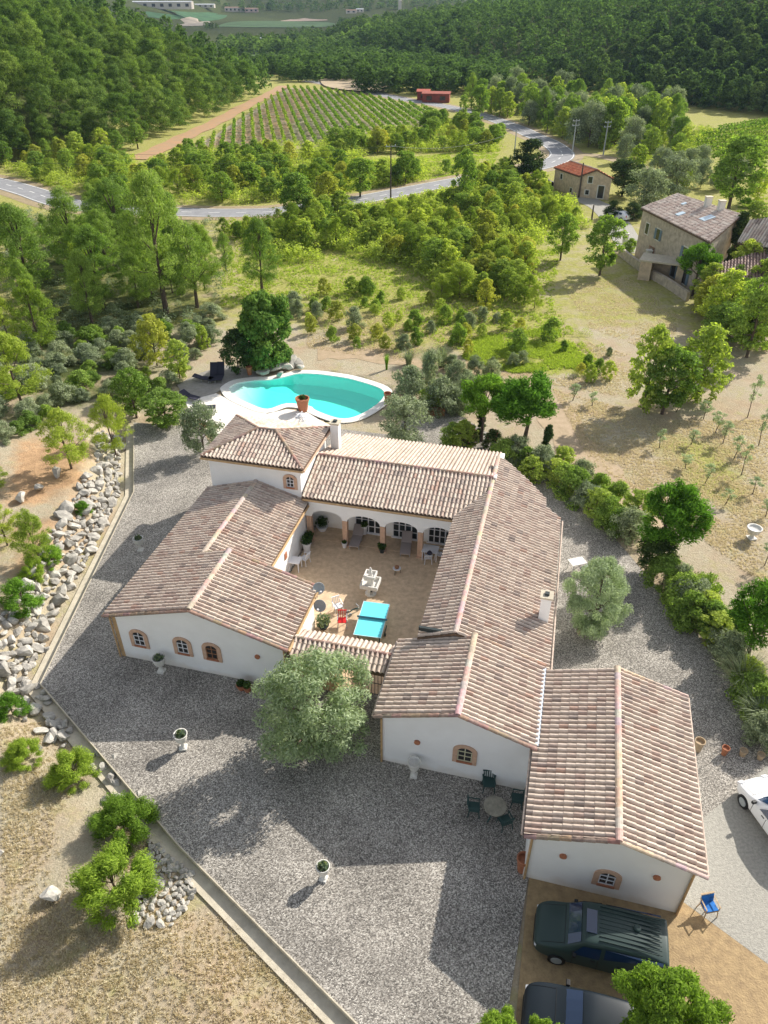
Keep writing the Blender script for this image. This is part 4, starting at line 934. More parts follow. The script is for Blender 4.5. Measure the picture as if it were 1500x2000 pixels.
# ---------------------------------------------------------------- cars
def car(name, label, cat, px, py, heading, L, Wd, Hh, paint, kind='van', ribs=False, seams=False):
    t = empty(name, (px, py, 0), heading, label, cat); hx = L / 2; hw = Wd / 2
    if kind == 'van': st = [(-1.0, .5, .62, .80, .80), (-.985, .9, .96, .9, .82), (-.93, 1.0, 1.68 / 1.8, .98, .80), (-.6, 1.0, .995, 1, .83), (0, 1.0, 1.0, 1, .84), (.22, 1.0, .985, 1, .83), (.30, .995, .93, 1, .82), (.56, .60, .64, .985, .86), (.78, .56, .58, .96, .86), (.93, .48, .5, .88, .78), (.99, .42, .43, .74, .66), (1.0, .36, .37, .6, .55)]
    elif kind == 'suv': st = [(-1.0, .5, .5, .8, .78), (-.98, .6, .62, .9, .82), (-.9, .66, .70, .97, .8), (-.74, .7, .95, 1, .74), (-.4, .7, .995, 1, .75), (0, .7, 1.0, 1, .75), (.16, .7, .97, 1, .74), (.48, .66, .69, .985, .86), (.75, .62, .65, .96, .85), (.92, .54, .56, .88, .78), (.985, .46, .47, .74, .66), (1.0, .38, .39, .6, .55)]
    else: st = [(-1.0, .5, .55, .8, .76), (-.97, .62, .66, .9, .8), (-.86, .68, .74, .96, .78), (-.6, .69, .95, 1, .7), (-.3, .69, .995, 1, .71), (0, .69, 1.0, 1, .71), (.12, .69, .97, 1, .70), (.48, .64, .68, .985, .84), (.75, .58, .61, .96, .83), (.91, .5, .52, .88, .76), (.98, .42, .43, .74, .64), (1.0, .36, .37, .6, .5)]
    belt_v = .56 if kind == 'van' else .66
    rings = []
    for (fx_, be, to, w, wt) in st:
        x = fx_ * hx; W_ = w * hw; T = to * Hh; Bz = min(be, belt_v if fx_ > -.9 else be) * Hh; Wt = min(wt, w) * hw
        Bz = min(Bz, T - .03); z0 = .22 if abs(fx_) < .97 else .32
        pts = [(W_ * .92, z0), (W_, z0 + .12), (W_ * 1.0, Bz * .72), (W_ * .985, Bz), (Wt + (W_ - Wt) * .12, T - .07 if T - Bz > .2 else T - .02), (Wt * .93, T - .015), (Wt * .5, T + .02), (0, T + .03)]
        rings.append([(x, y, z) for y, z in pts] + [(x, -y, z) for y, z in pts[-2::-1]])
    m_ = len(rings[0]); vs = [v for r_ in rings for v in r_]; fs = []
    for i in range(len(rings) - 1):
        for k in range(m_ - 1): fs.append((i * m_ + k, i * m_ + k + 1, (i + 1) * m_ + k + 1, (i + 1) * m_ + k))
    fs.append(tuple(range(m_))); fs.append(tuple(range((len(rings) - 1) * m_, len(rings) * m_)))
    for i in range(len(rings) - 1): fs.append((i * m_, (i + 1) * m_, (i + 2) * m_ - 1, (i + 1) * m_ - 1))
    b = MB().add(vs, fs).build('body', paint, t, smooth=True)
    sb = b.modifiers.new('s', 'SUBSURF'); sb.levels = 2; sb.render_levels = 2
    es = b.modifiers.new('e', 'EDGE_SPLIT'); es.split_angle = R(32); es.show_render = True
    # glazing sits a few mm proud of the shell
    def P(i, k, o=.008):
        v = Vector(rings[i][k]); c = Vector((v.x * .9, 0, Hh * .45)); return v + (v - c).normalized() * o
    def lerp(a, b_, f): return a + (b_ - a) * f
    ia = {'van': (6, 7), 'suv': (6, 7), 'hatch': (6, 7)}[kind]
    def pane(nm, quads, extra=.012):
        mb = MB()
        for q_ in quads:
            q_ = [Vector(v) for v in q_]; nrm = (q_[1] - q_[0]).cross(q_[2] - q_[0]).normalized(); c = sum(q_, Vector()) / 4
            if nrm.dot(c - Vector((c.x * .8, 0, Hh * .4))) < 0: nrm = -nrm
            mb.add([v + nrm * extra for v in q_], [(0, 1, 2, 3)])
        return mb.build(nm, M['carglass'], t)
    i0, i1 = ia; ws = []
    def Q(i, k): return Vector(rings[i][k])
    def row(k): return lerp(Q(i0, k), Q(i1, k), .08), lerp(Q(i0, k), Q(i1, k), .94)
    ks = [5, 6, 7, 8, 9]
    ws = [(row(ks[j])[0], row(ks[j])[1], row(ks[j + 1])[1], row(ks[j + 1])[0]) for j in range(4)]
    pane('windscreen', ws, .02)
    for sgn, (kb, kt) in ((1, (3, 4)), (-1, (m_ - 4, m_ - 5))):
        iR = 2 if kind == 'van' else 3
        bounds = [(iR, 4), (4, i0)]
        for (a, c) in bounds:
            qa0, qa1 = lerp(Q(a, kb), Q(a, kt), .1), lerp(Q(a, kb), Q(a, kt), .86); qc0, qc1 = lerp(Q(c, kb), Q(c, kt), .1), lerp(Q(c, kb), Q(c, kt), .86)
            q0, q1, q2, q3 = lerp(qa0, qc0, .05), lerp(qa1, qc1, .05), lerp(qa1, qc1, .95), lerp(qa0, qc0, .95)
            if c == i0: q3 = q3 + Vector((hx * .14, 0, 0))
            pane('side_window', [(q0, q1, q2, q3)], .03)
        # mirror
        mv = Q(i1, 4) if sgn > 0 else Q(i1, m_ - 5)
        mm = MB().box(hx * .36, hx * .42, 0, .2, -.07, .07); mo = mm.build('wing_mirror', M['carblack'], t); mo.location = (0, (hw - .08) if sgn > 0 else -(hw + .12), belt_v * Hh + .08); bevel(mo, .02)
        # wheels
        for wx in (.62, -.62):
            w_ = MB().extr([(wx * hx + .32 * math.cos(k * math.pi / 12), .32 + .32 * math.sin(k * math.pi / 12)) for k in range(24)], 'y', sgn * (hw - .2), sgn * (hw + .012)).build('wheel', M['carblack'], t)
            MB().extr([(wx * hx + .2 * math.cos(k * math.pi / 8), .32 + .2 * math.sin(k * math.pi / 8)) for k in range(16)], 'y', sgn * (hw + .013), sgn * (hw + .03)).build('rim', M['grey'], w_)
        hl = MB().extr([(hx * .86, .62 if kind != 'van' else .74), (hx * .965, .56), (hx * .99, .66), (hx * .9, .78)], 'y', sgn * hw * .52, sgn * hw * .80).build('headlight', M['plastic'], t); 
        tl = MB().box(-hx - .01, -hx + .06, sgn * hw * .70 if sgn > 0 else -hw * .84, sgn * hw * .84 if sgn > 0 else -hw * .70, .7, 1.0).build('tail_light', M['redp'], t)
    MB().box(hx * .975, hx + .012, -hw * .5, hw * .5, .34, .52).build('grille', M['carblack'], t)
    if seams:
        bpy.context.view_layer.update(); dg = bpy.context.evaluated_depsgraph_get(); ev = b.evaluated_get(dg)
        for sgn in (-1, 1):
            for fx_ in (.40, .02, -.38):
                P_ = []
                for k in range(9):
                    zz = .36 + (belt_v * Hh - .40) * k / 8; ok, lc, nr_, _i = ev.ray_cast(Vector((fx_ * hx, sgn * 3, zz)), Vector((0, -sgn, 0)))
                    if ok: P_.append(lc + nr_ * .002)
                if len(P_) > 2: MB().tube(P_, .011, 4).build('door_seam', M['carblack'], t)
                if fx_ < .3 and len(P_) > 2:
                    q = P_[-2]; MB().box(q.x + .10, q.x + .26, q.y - .02, q.y + .02, q.z - .02, q.z + .015).build('door_handle', M['carblack'], t)
        for line in ([(hx * .55 + .0 * k, hw * (-.8 + .2 * k)) for k in range(9)], [(hx * (.56 + .05 * k), hw * .74) for k in range(8)], [(hx * (.56 + .05 * k), -hw * .74) for k in range(8)]):
            P_ = []
            for (xx, yy) in line:
                ok, lc, nr_, _i = ev.ray_cast(Vector((xx, yy, 4)), Vector((0, 0, -1)))
                if ok: P_.append(lc + nr_ * .002)
            if len(P_) > 2: MB().tube(P_, .010, 4).build('bonnet_seam', M['carblack'], t)
    if ribs:
        for k in range(9):
            y = -hw * .66 + k * hw * 1.32 / 8; MB().box(-hx * .86, hx * .06, y - .01, y + .01, Hh - .01, Hh + .036).build('roof_rib', paint, t)
        MB().box(hx * .10, hx * .26, -hw * .45, hw * .45, Hh + .005, Hh + .032).build('roof_panel', M['carglass'], t)
        MB().lathe([(.13, Hh), (.13, Hh + .09), (.08, Hh + .12)], c=(-hx * .5, -.12, 0), n=14).build('roof_vent', paint, t)
    return t
def paint(nm, c): 
    m = mat(nm, c, rough=.4, spec=.25, coat=.15); return m
M['carglass'] = mat('car_glass', (.012, .03, .075), rough=.05, spec=.9); M['carblack'] = mat('car_black', (.015, .015, .016), rough=.5)
hd = math.atan2(SA, -CA)
x_, y_ = wor(4.42, 14.62); car('parked_van', 'dark green van with ribbed roof parked beside the annex', 'van', x_, y_, hd, 4.6, 1.86, 1.82, paint('green_paint', (.03, .052, .048)), 'van', True, True)
x_, y_ = wor(4.25, 11.72); car('parked_car', 'dark blue-black car parked at the bottom edge under the leafy tree', 'car', x_, y_, hd, 4.6, 1.86, 1.58, paint('navy_paint', (.012, .018, .024)), 'suv', False, True)
x_, y_ = wor(11.9, 21.5); ca_, cb_ = wor(-.48, .88); car('parked_car', 'white car parked on the driveway at the right edge', 'car', x_, y_, math.atan2(cb_, ca_), 4.2, 1.8, 1.42, paint('white_paint', (.80, .80, .80)), 'hatch', False, True)
x_, y_ = at(1206, 428); car('parked_car', 'white car on the lane beside the stone village houses', 'car', x_, y_, 2.2, 4.2, 1.75, 1.42, paint('white_paint_far', (.8, .8, .8)), 'hatch')
x_, y_ = at(1066, 366); car('parked_car', 'tiny dark car beside the red-roofed stone house', 'car', x_, y_, .3, 4.0, 1.7, 1.45, paint('black_paint', (.02, .02, .025)), 'suv')
# ---------------------------------------------------------------- village houses
def house(name, label, c4, ze, zr, wm_, pal, wins=(), two=True, tw=.33, lights=(), chim=()):
    """c4: eave-left, eave-right, far-right, far-left ground plan (world); gable ridge parallel to the eave or a single slope"""
    cx = sum(p[0] for p in c4) / 4; cy = sum(p[1] for p in c4) / 4; g0 = min(Hs(*p) for p in c4)
    t = empty(name, (cx, cy, g0), 0, label, 'house'); P = [(x - cx, y - cy) for x, y in c4]
    a, b, c, d = [Vector((*p, 0)) for p in P]; e = (b - a).normalized(); dn = ((a - d) + (b - c)).normalized()
    dn = (dn - e * dn.dot(e)).normalized()
    if two:
        m1, m2 = (a + d) / 2, (b + c) / 2; run = (a - m1).dot(dn); s = (zr - ze) / run
        ext = .25
        r1, _ = roof('roof', [tuple((m1 - e * ext).xy), tuple((m2 + e * ext).xy), tuple((b + e * ext + dn * ext).xy), tuple((a - e * ext + dn * ext).xy)], tuple(dn.xy), tuple(m1.xy), zr, s, t, (0, 0, 0), w=tw, c=tw * 1.5, pal=pal, seed=3)
        r2, _ = roof('roof', [tuple((m1 - e * ext).xy), tuple((m2 + e * ext).xy), tuple((c + e * ext - dn * ext).xy), tuple((d - e * ext - dn * ext).xy)], tuple((-dn).xy), tuple(m1.xy), zr, s, t, (0, 0, 0), w=tw, c=tw * 1.5, pal=pal, seed=4)
        caps('ridge', (*(m1 - e * ext).xy, zr + .08), (*(m2 + e * ext).xy, zr + .08), .17, r1, (0, 0, 0))
        W_ = MB(); zs = lambda p: zr - .17
        vs = [(*p.xy, -.5) for p in (a, b, c, d)] + [(*p.xy, ze - .17) for p in (a, b, c, d)] + [(*m1.xy, zr - .17), (*m2.xy, zr - .17)]
        W_.add(vs, [(0, 1, 5, 4), (1, 2, 6, 9, 5), (2, 3, 7, 6), (3, 0, 4, 8, 7), (4, 5, 9, 8), (6, 7, 8, 9)]); W_.build('wall', wm_, t)
    else:
        run = (a - d).dot(dn); s = (zr - ze) / run; ext = .25
        r1, zf = roof('roof', [tuple((d - e * ext - dn * ext).xy), tuple((c + e * ext - dn * ext).xy), tuple((b + e * ext + dn * ext).xy), tuple((a - e * ext + dn * ext).xy)], tuple(dn.xy), tuple(a.xy), ze, s, t, (0, 0, 0), w=tw, c=tw * 1.5, pal=pal, seed=5)
        MB().prism([tuple(p.xy) for p in (a, b, c, d)], -.5, lambda x, y: zf(x, y) - .17).build('wall', wm_, t)
        for fa, fd, sz_ in lights:
            q = d + (c - d) * fa + (a - d) * fd; cs = [q + e * sx * sz_ * .5 + dn * sy * sz_ * .6 for sx, sy in ((-1, -1), (1, -1), (1, 1), (-1, 1))]
            MB().prism([tuple(p.xy) for p in cs], lambda x, y: zf(x, y) + .05, lambda x, y: zf(x, y) + .19).build('skylight', M['skylight'], r1)
        for fa, fd in chim:
            q = d + (c - d) * fa + (a - d) * fd; k_ = MB().box(q.x - .35, q.x + .35, q.y - .35, q.y + .35, zf(q.x, q.y) - .2, zf(q.x, q.y) + 1.1).build('chimney', M['plaster'], r1); MB().box(q.x - .42, q.x + .42, q.y - .42, q.y + .42, zf(q.x, q.y) + 1.101, zf(q.x, q.y) + 1.2).build('chimney_cap', M['concrete'], k_)
    F = {'front': (a, b, dn), 'left': (d, a, -e), 'right': (b, c, e)}
    for side, f, z, w, h, kind in wins:
        p0, p1, nr = F[side]; q = p0 + (p1 - p0) * f; tg = (p1 - p0).normalized()
        def pl(o1, o2, z0, z1, w_, nm, m, par):
            vs = []
            for oo in (o1, o2):
                for sx, zz in ((-1, z0), (1, z0), (1, z1), (-1, z1)): vs.append((*(q + tg * (sx * w_ / 2) + nr * oo).xy, zz))
            return MB().add(vs, [(0, 1, 2, 3), (7, 6, 5, 4), (0, 4, 5, 1), (1, 5, 6, 2), (2, 6, 7, 3), (3, 7, 4, 0)]).build(nm, m, par)
        wd = pl(-.02, .05, z - .12, z + h + .12, w + .3, 'door' if kind == 'door' else 'window', M['plaster'] if kind != 'door' else M['wood'], t)
        pl(.051, .06, z, z + h, w, 'pane', M['shade'], wd)
        if kind == 'shut':
            for sx in (-1, 1):
                q_ = q; q = q_ + tg * sx * (w * .82); pl(.03, .09, z, z + h, w * .55, 'shutter', M['bluegrey'], wd); q = q_
    return t
M['skylight'] = mat('skylight_glass', (.45, .58, .66), rough=.15, spec=.8)
M['bluegrey'] = mat('blue_grey_shutter', (.16, .22, .27))
eaL, eaR, rdR, rdL = at(1257, 406, 6.2), at(1389, 472, 6.2), at(1442, 426, 7.5), at(1321, 381, 7.5)
house('stone_house', 'large two-storey rubble stone house with wide pale tile roof near the cypress', (eaL, eaR, rdR, rdL), 6.2, 7.5, M['stonegrey'], PALd, (('front', .12, 3.4, .8, 1.3, 'win'), ('front', .3, 3.4, .8, 1.3, 'shut'), ('front', .72, 3.0, .9, 1.3, 'shut'), ('front', .25, 0, 1.1, 2.2, 'door'), ('front', .62, .3, .9, 1.8, 'shut'), ('front', .78, .3, .9, 1.8, 'shut'), ('left', .4, 3.2, .8, 1.2, 'win')), two=False, lights=((.5, .75, .8), (.82, .55, 1.2), (.3, .3, .5)), chim=((.55, .06), (.75, .05)))
def sub(v1, v2, f): return v1[0] + (v2[0] - v1[0]) * f, v1[1] + (v2[1] - v1[1]) * f
f1 = at(1126, 385); f2 = at(1188, 391); bL = at(1080, 367)
dxy = (bL[0] - f1[0], bL[1] - f1[1]); f3 = (f2[0] + dxy[0], f2[1] + dxy[1])
house('stone_house', 'small ochre stone house with bright red tile roof at the road bend', (bL, f1, f2, f3), 3.6, 4.7, M['stone'], PALr, (('right', .35, 2.5, .7, 1.0, 'win'), ('right', .72, .2, 1.0, 2.0, 'win'), ('right', .3, .6, .6, .7, 'win'), ('front', .3, 2.0, .6, .8, 'win'), ('front', .75, .4, .6, .7, 'win')), two=True)
house('stone_house', 'yellow stone house with one blue-grey window at the far right edge', (at(1447, 470, 6), at(1545, 490, 6), at(1560, 440, 8.0), at(1465, 436, 7.6)), 6, 7.6, M['stone'], PALd, (('front', .28, 3.4, .8, 1.2, 'shut'),), two=False)
house('stone_house', 'low outbuilding with a mottled brown tile roof and pale skylight at the right edge', (at(1400, 566, 3), at(1540, 580, 3), at(1540, 505, 4.4), at(1400, 520, 4.4)), 3.0, 4.3, M['stone'], [((.36, .24, .20), 30), ((.28, .18, .16), 20), ((.46, .34, .28), 20), ((.2, .13, .12), 12)], (('front', .25, .3, .8, 1.6, 'door'),), two=False, lights=((.7, .62, 1.1),))
# red building in the valley and far farms
def barn(label, u, v, w, d, h, rz, wallc, roofc, name='farm_building', n_op=3, rise=1.0):
    x, y, z = G(u, v); t = empty(name, (x, y, z), R(rz), label, 'building')
    MB().add([(-w / 2, -d / 2, -.5), (w / 2, -d / 2, -.5), (w / 2, d / 2, -.5), (-w / 2, d / 2, -.5), (-w / 2, -d / 2, h), (w / 2, -d / 2, h), (w / 2, d / 2, h), (-w / 2, d / 2, h), (-w / 2, 0, h + rise), (w / 2, 0, h + rise)], [(0, 1, 5, 4), (1, 2, 6, 9, 5), (2, 3, 7, 6), (3, 0, 4, 8, 7)]).build('wall', wallc, t)
    MB().extr([(-d / 2 - .3, h - .1), (0, h + rise), (d / 2 + .3, h - .1), (d / 2 + .3, h + .1), (0, h + rise + .2), (-d / 2 - .3, h + .1)], 'x', -w / 2 - .3, w / 2 + .3).build('roof', roofc, t)
    for k in range(n_op):
        xx = -w / 2 + w * (k + .5) / n_op; MB().box(xx - w * .1 / n_op * 2, xx + w * .1 / n_op * 2, -d / 2 - .06, -d / 2 + .02, h * .3, h * .75).build('window', M['shade'], t)
red = mat('red_paint', (.28, .075, .055), noise_s=1); cream = mat('cream_wall', (.62, .56, .48)); palroof = mat('pale_roof', (.66, .68, .70)); tilef = mat('far_tile', (.45, .27, .20))
barn('brick red flat-roofed building beside the valley road', 852, 199, 9, 5, 2.6, -8, red, mat('red_roof', (.34, .10, .07)), n_op=2, rise=.4)
barn('smaller red shed with a dark open front left of the red building', 827, 195, 4, 4, 2.6, -8, red, mat('red_roof2', (.45, .12, .08)), n_op=1, rise=.5)
barn('long white industrial hall at the far left of the plain', 312, 17, 105, 26, 9, 3, cream, palroof, n_op=8)
barn('white farm hall behind the green field on the plain', 398, 15, 42, 16, 5, 0, cream, palroof, n_op=4)
barn('long cream farmhouse with brown roof on the plain', 460, 23, 40, 14, 7, 2, cream, tilef, n_op=5)
barn('pinkish farmhouse wing joined to the cream farmhouse on the plain', 492, 24, 26, 14, 6, 2, mat('pink_wall', (.60, .45, .40)), tilef, n_op=3)
barn('white shed with a pale roof in the dark trees of the valley', 524, 88, 20, 9, 4.5, 0, mat('grey_wall', (.45, .46, .47)), palroof, n_op=4)
barn('small white house left of the distant spire', 686, 26, 20, 10, 5, 0, cream, tilef, n_op=2)
barn('small white house near the distant spire', 703, 24, 14, 10, 5, 0, cream, palroof, n_op=2)
barn('small white house hidden in the woods above the red building', 843, 152, 6, 5, 3.5, 10, cream, tilef, n_op=1)
x, y, z = G(781, 26); t_ = empty('church_tower', (x, y, z), 0, 'pale church spire standing far off at the top of the valley', 'church tower'); MB().box(-3, 3, -3, 3, -1, 20).build('tower', cream, t_); MB().lathe([(3.2, 20), (.2, 32)], n=8).build('spire', cream, t_)
# stone garden wall, pillars and terrace canopy of the village houses
wall_pts = [at(1212, 498), at(1240, 520), at(1270, 541), at(1300, 558), at(1345, 588)]
tagx(wall_strip('garden_wall', wall_pts, .4, -.1, 1.1, M['stonegrey'], 0), 'low grey stone garden wall stepping down beside the village houses', 'wall')
px_, py_ = at(1290, 545); t_ = empty('stone_shelter', (px_, py_, 0), -.45, 'small flat-roofed stone shelter with a dark opening in front of the large stone house', 'shelter')
MB().box(-2.6, -1.2, -1.5, 1.5, 0, 2.3).box(1.8, 2.6, -1.5, 1.5, 0, 2.3).box(-1.2, 1.8, 1.1, 1.5, 0, 2.3).build('wall', M['stone'], t_); MB().box(-2.8, 2.8, -1.7, 1.7, 2.301, 2.5).build('roof', M['concrete'], t_)
for i, (u, v) in enumerate(((1218, 486), (1262, 520))):
    px_, py_ = at(u, v); t_ = empty('gate_pillar', (px_, py_, 0), 0, ('pale gate pillar at the upper end of the stone garden wall', 'pale gate pillar in the middle of the stone garden wall')[i], 'pillar'); MB().box(-.3, .3, -.3, .3, 0, 2).build('shaft', M['plaster'], t_); MB().box(-.38, .38, -.38, .38, 2.001, 2.12).build('cap', M['plaster'], t_)
for i, (u, v) in enumerate(((883, 398), (921, 393))):
    px_, py_ = at(u, v); t_ = empty('gate_pillar', (px_, py_, 0), 0, ('pale pillar left of the gap in the roadside shrubs', 'pale pillar right of the gap in the roadside shrubs')[i], 'pillar'); MB().box(-.25, .25, -.25, .25, 0, 1.7).build('shaft', M['plaster'], t_); MB().box(-.32, .32, -.32, .32, 1.701, 1.8).build('cap', M['plaster'], t_)
# ---------------------------------------------------------------- poles and wires
POLE = {}
def pole(u, v, vt, label, arms=1, m='wood_dark'):
    x, y, z = G(u, v); a, b, w = ray(u, vt); h = CAM_H + w * (y / b) - z
    t = empty('utility_pole', (x, y, z), .4, label, 'utility pole'); MB().tube([(0, 0, -.3), (0, 0, h)], [.16, .10], 8).build('pole', M[m], t)
    for k in range(arms):
        MB().bar((-.9, 0, h - .3 - k * .9), (.9, 0, h - .3 - k * .9), .12).build('crossarm', M['grey'], t)
        for s in (-.8, 0, .8): MB().tube([(s, 0, h - .24 - k * .9), (s, 0, h - .02 - k * .9)], .05, 6).build('insulator', M['plastic'], t)
    POLE[(u, v)] = (x, y, z + h - .25); return t
M['wood_dark'] = mat('pole_wood', (.10, .08, .065), noise_s=3)
pole(763, 398, 282, 'slim dark utility pole in the scrub left of the road bend', m='wood_dark'); pole(1004, 306, 253, 'pale concrete utility pole behind the dark evergreen oak', 1, 'grey')
pole(1117, 302, 233, 'tall grey utility pole left of the pair above the road bend', 2, 'grey'); pole(1178, 303, 236, 'tall grey utility pole right of the pair above the road bend', 2, 'grey')
pole(1130, 386, 318, 'wooden pole in front of the red-roofed stone house', 0); pole(1155, 432, 400, 'short dark pole beside the village lane', 0); pole(1420, 520, 414, 'dark leaning pole in front of the large stone house', 0)
def wire(a, b, sag, label, dz=0):
    a, b = Vector(POLE[a]) if a in POLE else Vector(a), Vector(POLE[b]) if b in POLE else Vector(b); P = []
    for i in range(13):
        f = i / 12; p = a.lerp(b, f); p.z += dz - sag * 4 * f * (1 - f); P.append(p)
    o = MB().tube([p - a for p in P], .022, 5).build('power_cable', M['metal_dark']); o.location = a; tagx(o, label, 'cable')
wire((763, 398), (1004, 306), 1.5, 'overhead cable from the slim dark pole to the pale concrete pole'); wire((1117, 302), (1178, 303), .8, 'overhead cable between the pair of tall grey poles')
wire((1004, 306), (1117, 302), 1.0, 'overhead cable from the pale concrete pole to the left tall grey pole'); wire((763, 398), (-95, 150, 9), 2.5, 'upper long overhead cable crossing the scrub west of the slim dark pole'); wire((763, 398), (-95, 147, 7.5), 2.5, 'lower long overhead cable crossing the scrub west of the slim dark pole', -.8)
# ---------------------------------------------------------------- plant templates
def env(kind, t):       # crown radius profile, t 0..1 from crown bottom to top
    if kind == 'ball': return math.sqrt(max(0, 1 - (2 * t - 1) ** 2)) ** .8
    if kind == 'dome': return math.sqrt(max(0, 1 - (max(0, t - .3) / .7) ** 2)) * (.75 + .25 * min(1, t / .3))
    if kind == 'umbrella': return (1 - ((t - .25) / .75) ** 2) ** .5 if t > .25 else .75 + t
    if kind == 'pine': return (.55 + 1.6 * t) if t < .28 else (1 - ((t - .28) / .72) ** 1.6) ** .8
    if kind == 'cone': return (1 - t) ** .8 * (1 if t > .08 else .6)
    if kind == 'column': return (min(1, t * 5) * (1 - t) ** .35)
    if kind == 'bush': return math.sqrt(max(0, 1 - t ** 2))
    return 1
def crown_arrays(kind, hh, r, z0, ncl, nlf, ls, el, seed, clr=.3, up=0, shell=.62, puff=.8, spike=.12):
    g = np.random.default_rng(seed); C = []
    tries = 0
    while len(C) < ncl and tries < 6000:
        tries += 1
        t = g.random() ** (.85); a = g.random() * 2 * math.pi; R_ = env(kind, t) * r * (.86 + .22 * math.sin(3 * a + seed) * math.sin(5 * t + seed))
        f = shell + (1 - shell) * g.random() if g.random() < .8 else g.random()
        c = np.array([math.cos(a) * R_ * f, math.sin(a) * R_ * f, z0 + t * hh])
        rr = r * clr * g.uniform(.6, 1.25)
        if all(np.linalg.norm(c - d[0]) > .55 * min(rr, d[1]) for d in C): C.append((c, rr))
    Ps, Ns = [], []
    for c, rr in C:
        n_ = max(6, int(nlf * (rr / (r * clr)) ** 2)); d = g.normal(size=(n_, 3)); d /= np.linalg.norm(d, axis=1)[:, None]
        d[:, 2] = np.abs(d[:, 2]) * np.where(g.random(n_) < .78, 1, -1)
        q = g.random((n_, 1)) ** .33; P = c + d * rr * q * np.array([1, 1, .8]) * g.uniform(.85, 1.2, (n_, 1))
        Ps.append(P); Ns.append(d * puff + g.normal(size=d.shape) * .45 + np.array([.2, .16, .5]))
    P = np.concatenate(Ps); N = np.concatenate(Ns)
    if up < 0:
        D = P - np.array([0, 0, z0 - .15 * hh]); up = D / np.linalg.norm(D, axis=1)[:, None] * (-up) * 1.6
        P = P + up * (g.random((len(P), 1)) ** 2) * r * spike
    V, F, lf = leaves(P, N, ls, el, g, up)
    return V, F, lf, [c for c, _ in C]
def trunk_mb(h, r0, cents, seed, lean=.15, limbs=10, fork=.35):
    g = random.Random(seed); mb = MB(); lx, ly = g.uniform(-lean, lean) * h * .3, g.uniform(-lean, lean) * h * .3
    pts = [(0, 0, -.3), (lx * .2, ly * .2, h * .2), (lx * .6, ly * .55, h * .5), (lx, ly, h * .82)]
    mb.tube(pts, [r0 * 1.25, r0, r0 * .7, r0 * .25], 7)
    for i in range(min(limbs, len(cents))):
        c = cents[int(i * len(cents) / limbs)]; f = min(.8, max(fork, c[2] / h * .7)); s = Vector((lx * f, ly * f, h * f * .9)); e = Vector(c)
        m_ = s.lerp(e, .5); m_.z -= .04 * h * .3
        mb.tube([s, m_, e], [r0 * .42, r0 * .28, r0 * .1], 5, caps=False)
    return mb
TPL = {}
def template(key, kind, h, r, z0, ncl, nlf, ls, el, leafm, n=3, tr=.12, clr=.3, up=0, limbs=10, barkm='bark', shell=.62, far=False, lean=.15, spike=.12):
    lst = []
    for s in range(n):
        sd = hash_(key) + s * 13
        V, F, lf, cents = crown_arrays(kind, h - z0, r, z0, ncl, nlf, ls, el, sd, clr, up, shell, .8, spike)
        cm = npmesh('crown', V, F, leafm, lf); tb = trunk_mb(h, tr, cents, sd, lean, limbs if not far else 3)
        tm = bpy.data.meshes.new('trunk'); tm.from_pydata(tb.v, [], tb.f); tm.materials.append(M[barkm])
        lst.append((cm, tm, h, r, (V, F, lf)))
    TPL[key] = lst
def hash_(s): return sum(ord(c) * (i + 1) for i, c in enumerate(s)) % 997
FM = {}
FM['pine'] = foliage('pine_needles', (.12, .18, .045), (.32, .43, .11), .45, (1.5, 1.7, .55))
FM['pineyoung'] = foliage('young_pine_needles', (.17, .23, .04), (.38, .47, .08), .46, (1.3, 1.45, .5))
FM['pinehill'] = foliage('hillside_pine_needles', (.06, .10, .03), (.25, .35, .09), .38, (1.4, 1.6, .55))
FM['oak'] = foliage('broad_leaves', (.12, .18, .045), (.34, .46, .11), .45, (1.4, 1.6, .5))
FM['scrub'] = foliage('scrub_leaves', (.22, .29, .065), (.50, .58, .14), .47, (1.4, 1.5, .5))
FM['yellow'] = foliage('yellowing_leaves', (.28, .31, .06), (.52, .54, .12), .44, (1.3, 1.35, .5))
FM['dark'] = foliage('dark_leaves', (.03, .055, .022), (.09, .14, .045), .25)
FM['olive'] = foliage('olive_leaves', (.24, .30, .17), (.52, .60, .38), .42, (1.2, 1.3, .8), .12)
FM['grey'] = foliage('grey_leaves', (.15, .18, .105), (.42, .48, .30), .35, (1.2, 1.3, .8), .15)
FM['bright'] = foliage('bright_green_leaves', (.09, .18, .025), (.24, .42, .05), .42, (1.3, 1.5, .5))
FM['juniper'] = foliage('juniper_leaves', (.12, .19, .03), (.34, .48, .06), .42, (1.3, 1.45, .5))
FM['deep'] = foliage('deep_green_leaves', (.05, .11, .025), (.16, .29, .06), .38)
FM['hill'] = foliage('hill_wood_leaves', (.065, .11, .04), (.20, .29, .09), .40, (1.2, 1.4, .6))
FM['oleander'] = foliage('oleander_leaves', (.05, .09, .03), (.16, .20, .07), .3, flower=(.62, .08, .16))
FM['straw'] = foliage('straw_grass', (.52, .46, .33), (.80, .73, .58), .4, (1.2, 1.1, .8), .1)
FM['vine'] = foliage('vine_leaves', (.08, .14, .025), (.28, .40, .07), .4, (1.3, 1.45, .5), .1)
template('pine', 'pine', 9, 2.9, 1.6, 120, 210, .105, .22, FM['pine'], 4, .17, .185, up=-.5, limbs=14, shell=.55, spike=.10)
template('pinefar', 'dome', 9, 3.1, .8, 46, 230, .15, .28, FM['pinehill'], 5, .2, .26, up=-.5, far=True, shell=.7)
template('hillfar', 'dome', 8, 3.1, .6, 80, 50, .26, .5, FM['hill'], 4, .2, .2, far=True, shell=.5)
template('youngpine', 'pine', 5, 1.7, .9, 80, 170, .085, .2, FM['pineyoung'], 3, .07, .19, up=-.7, limbs=12)
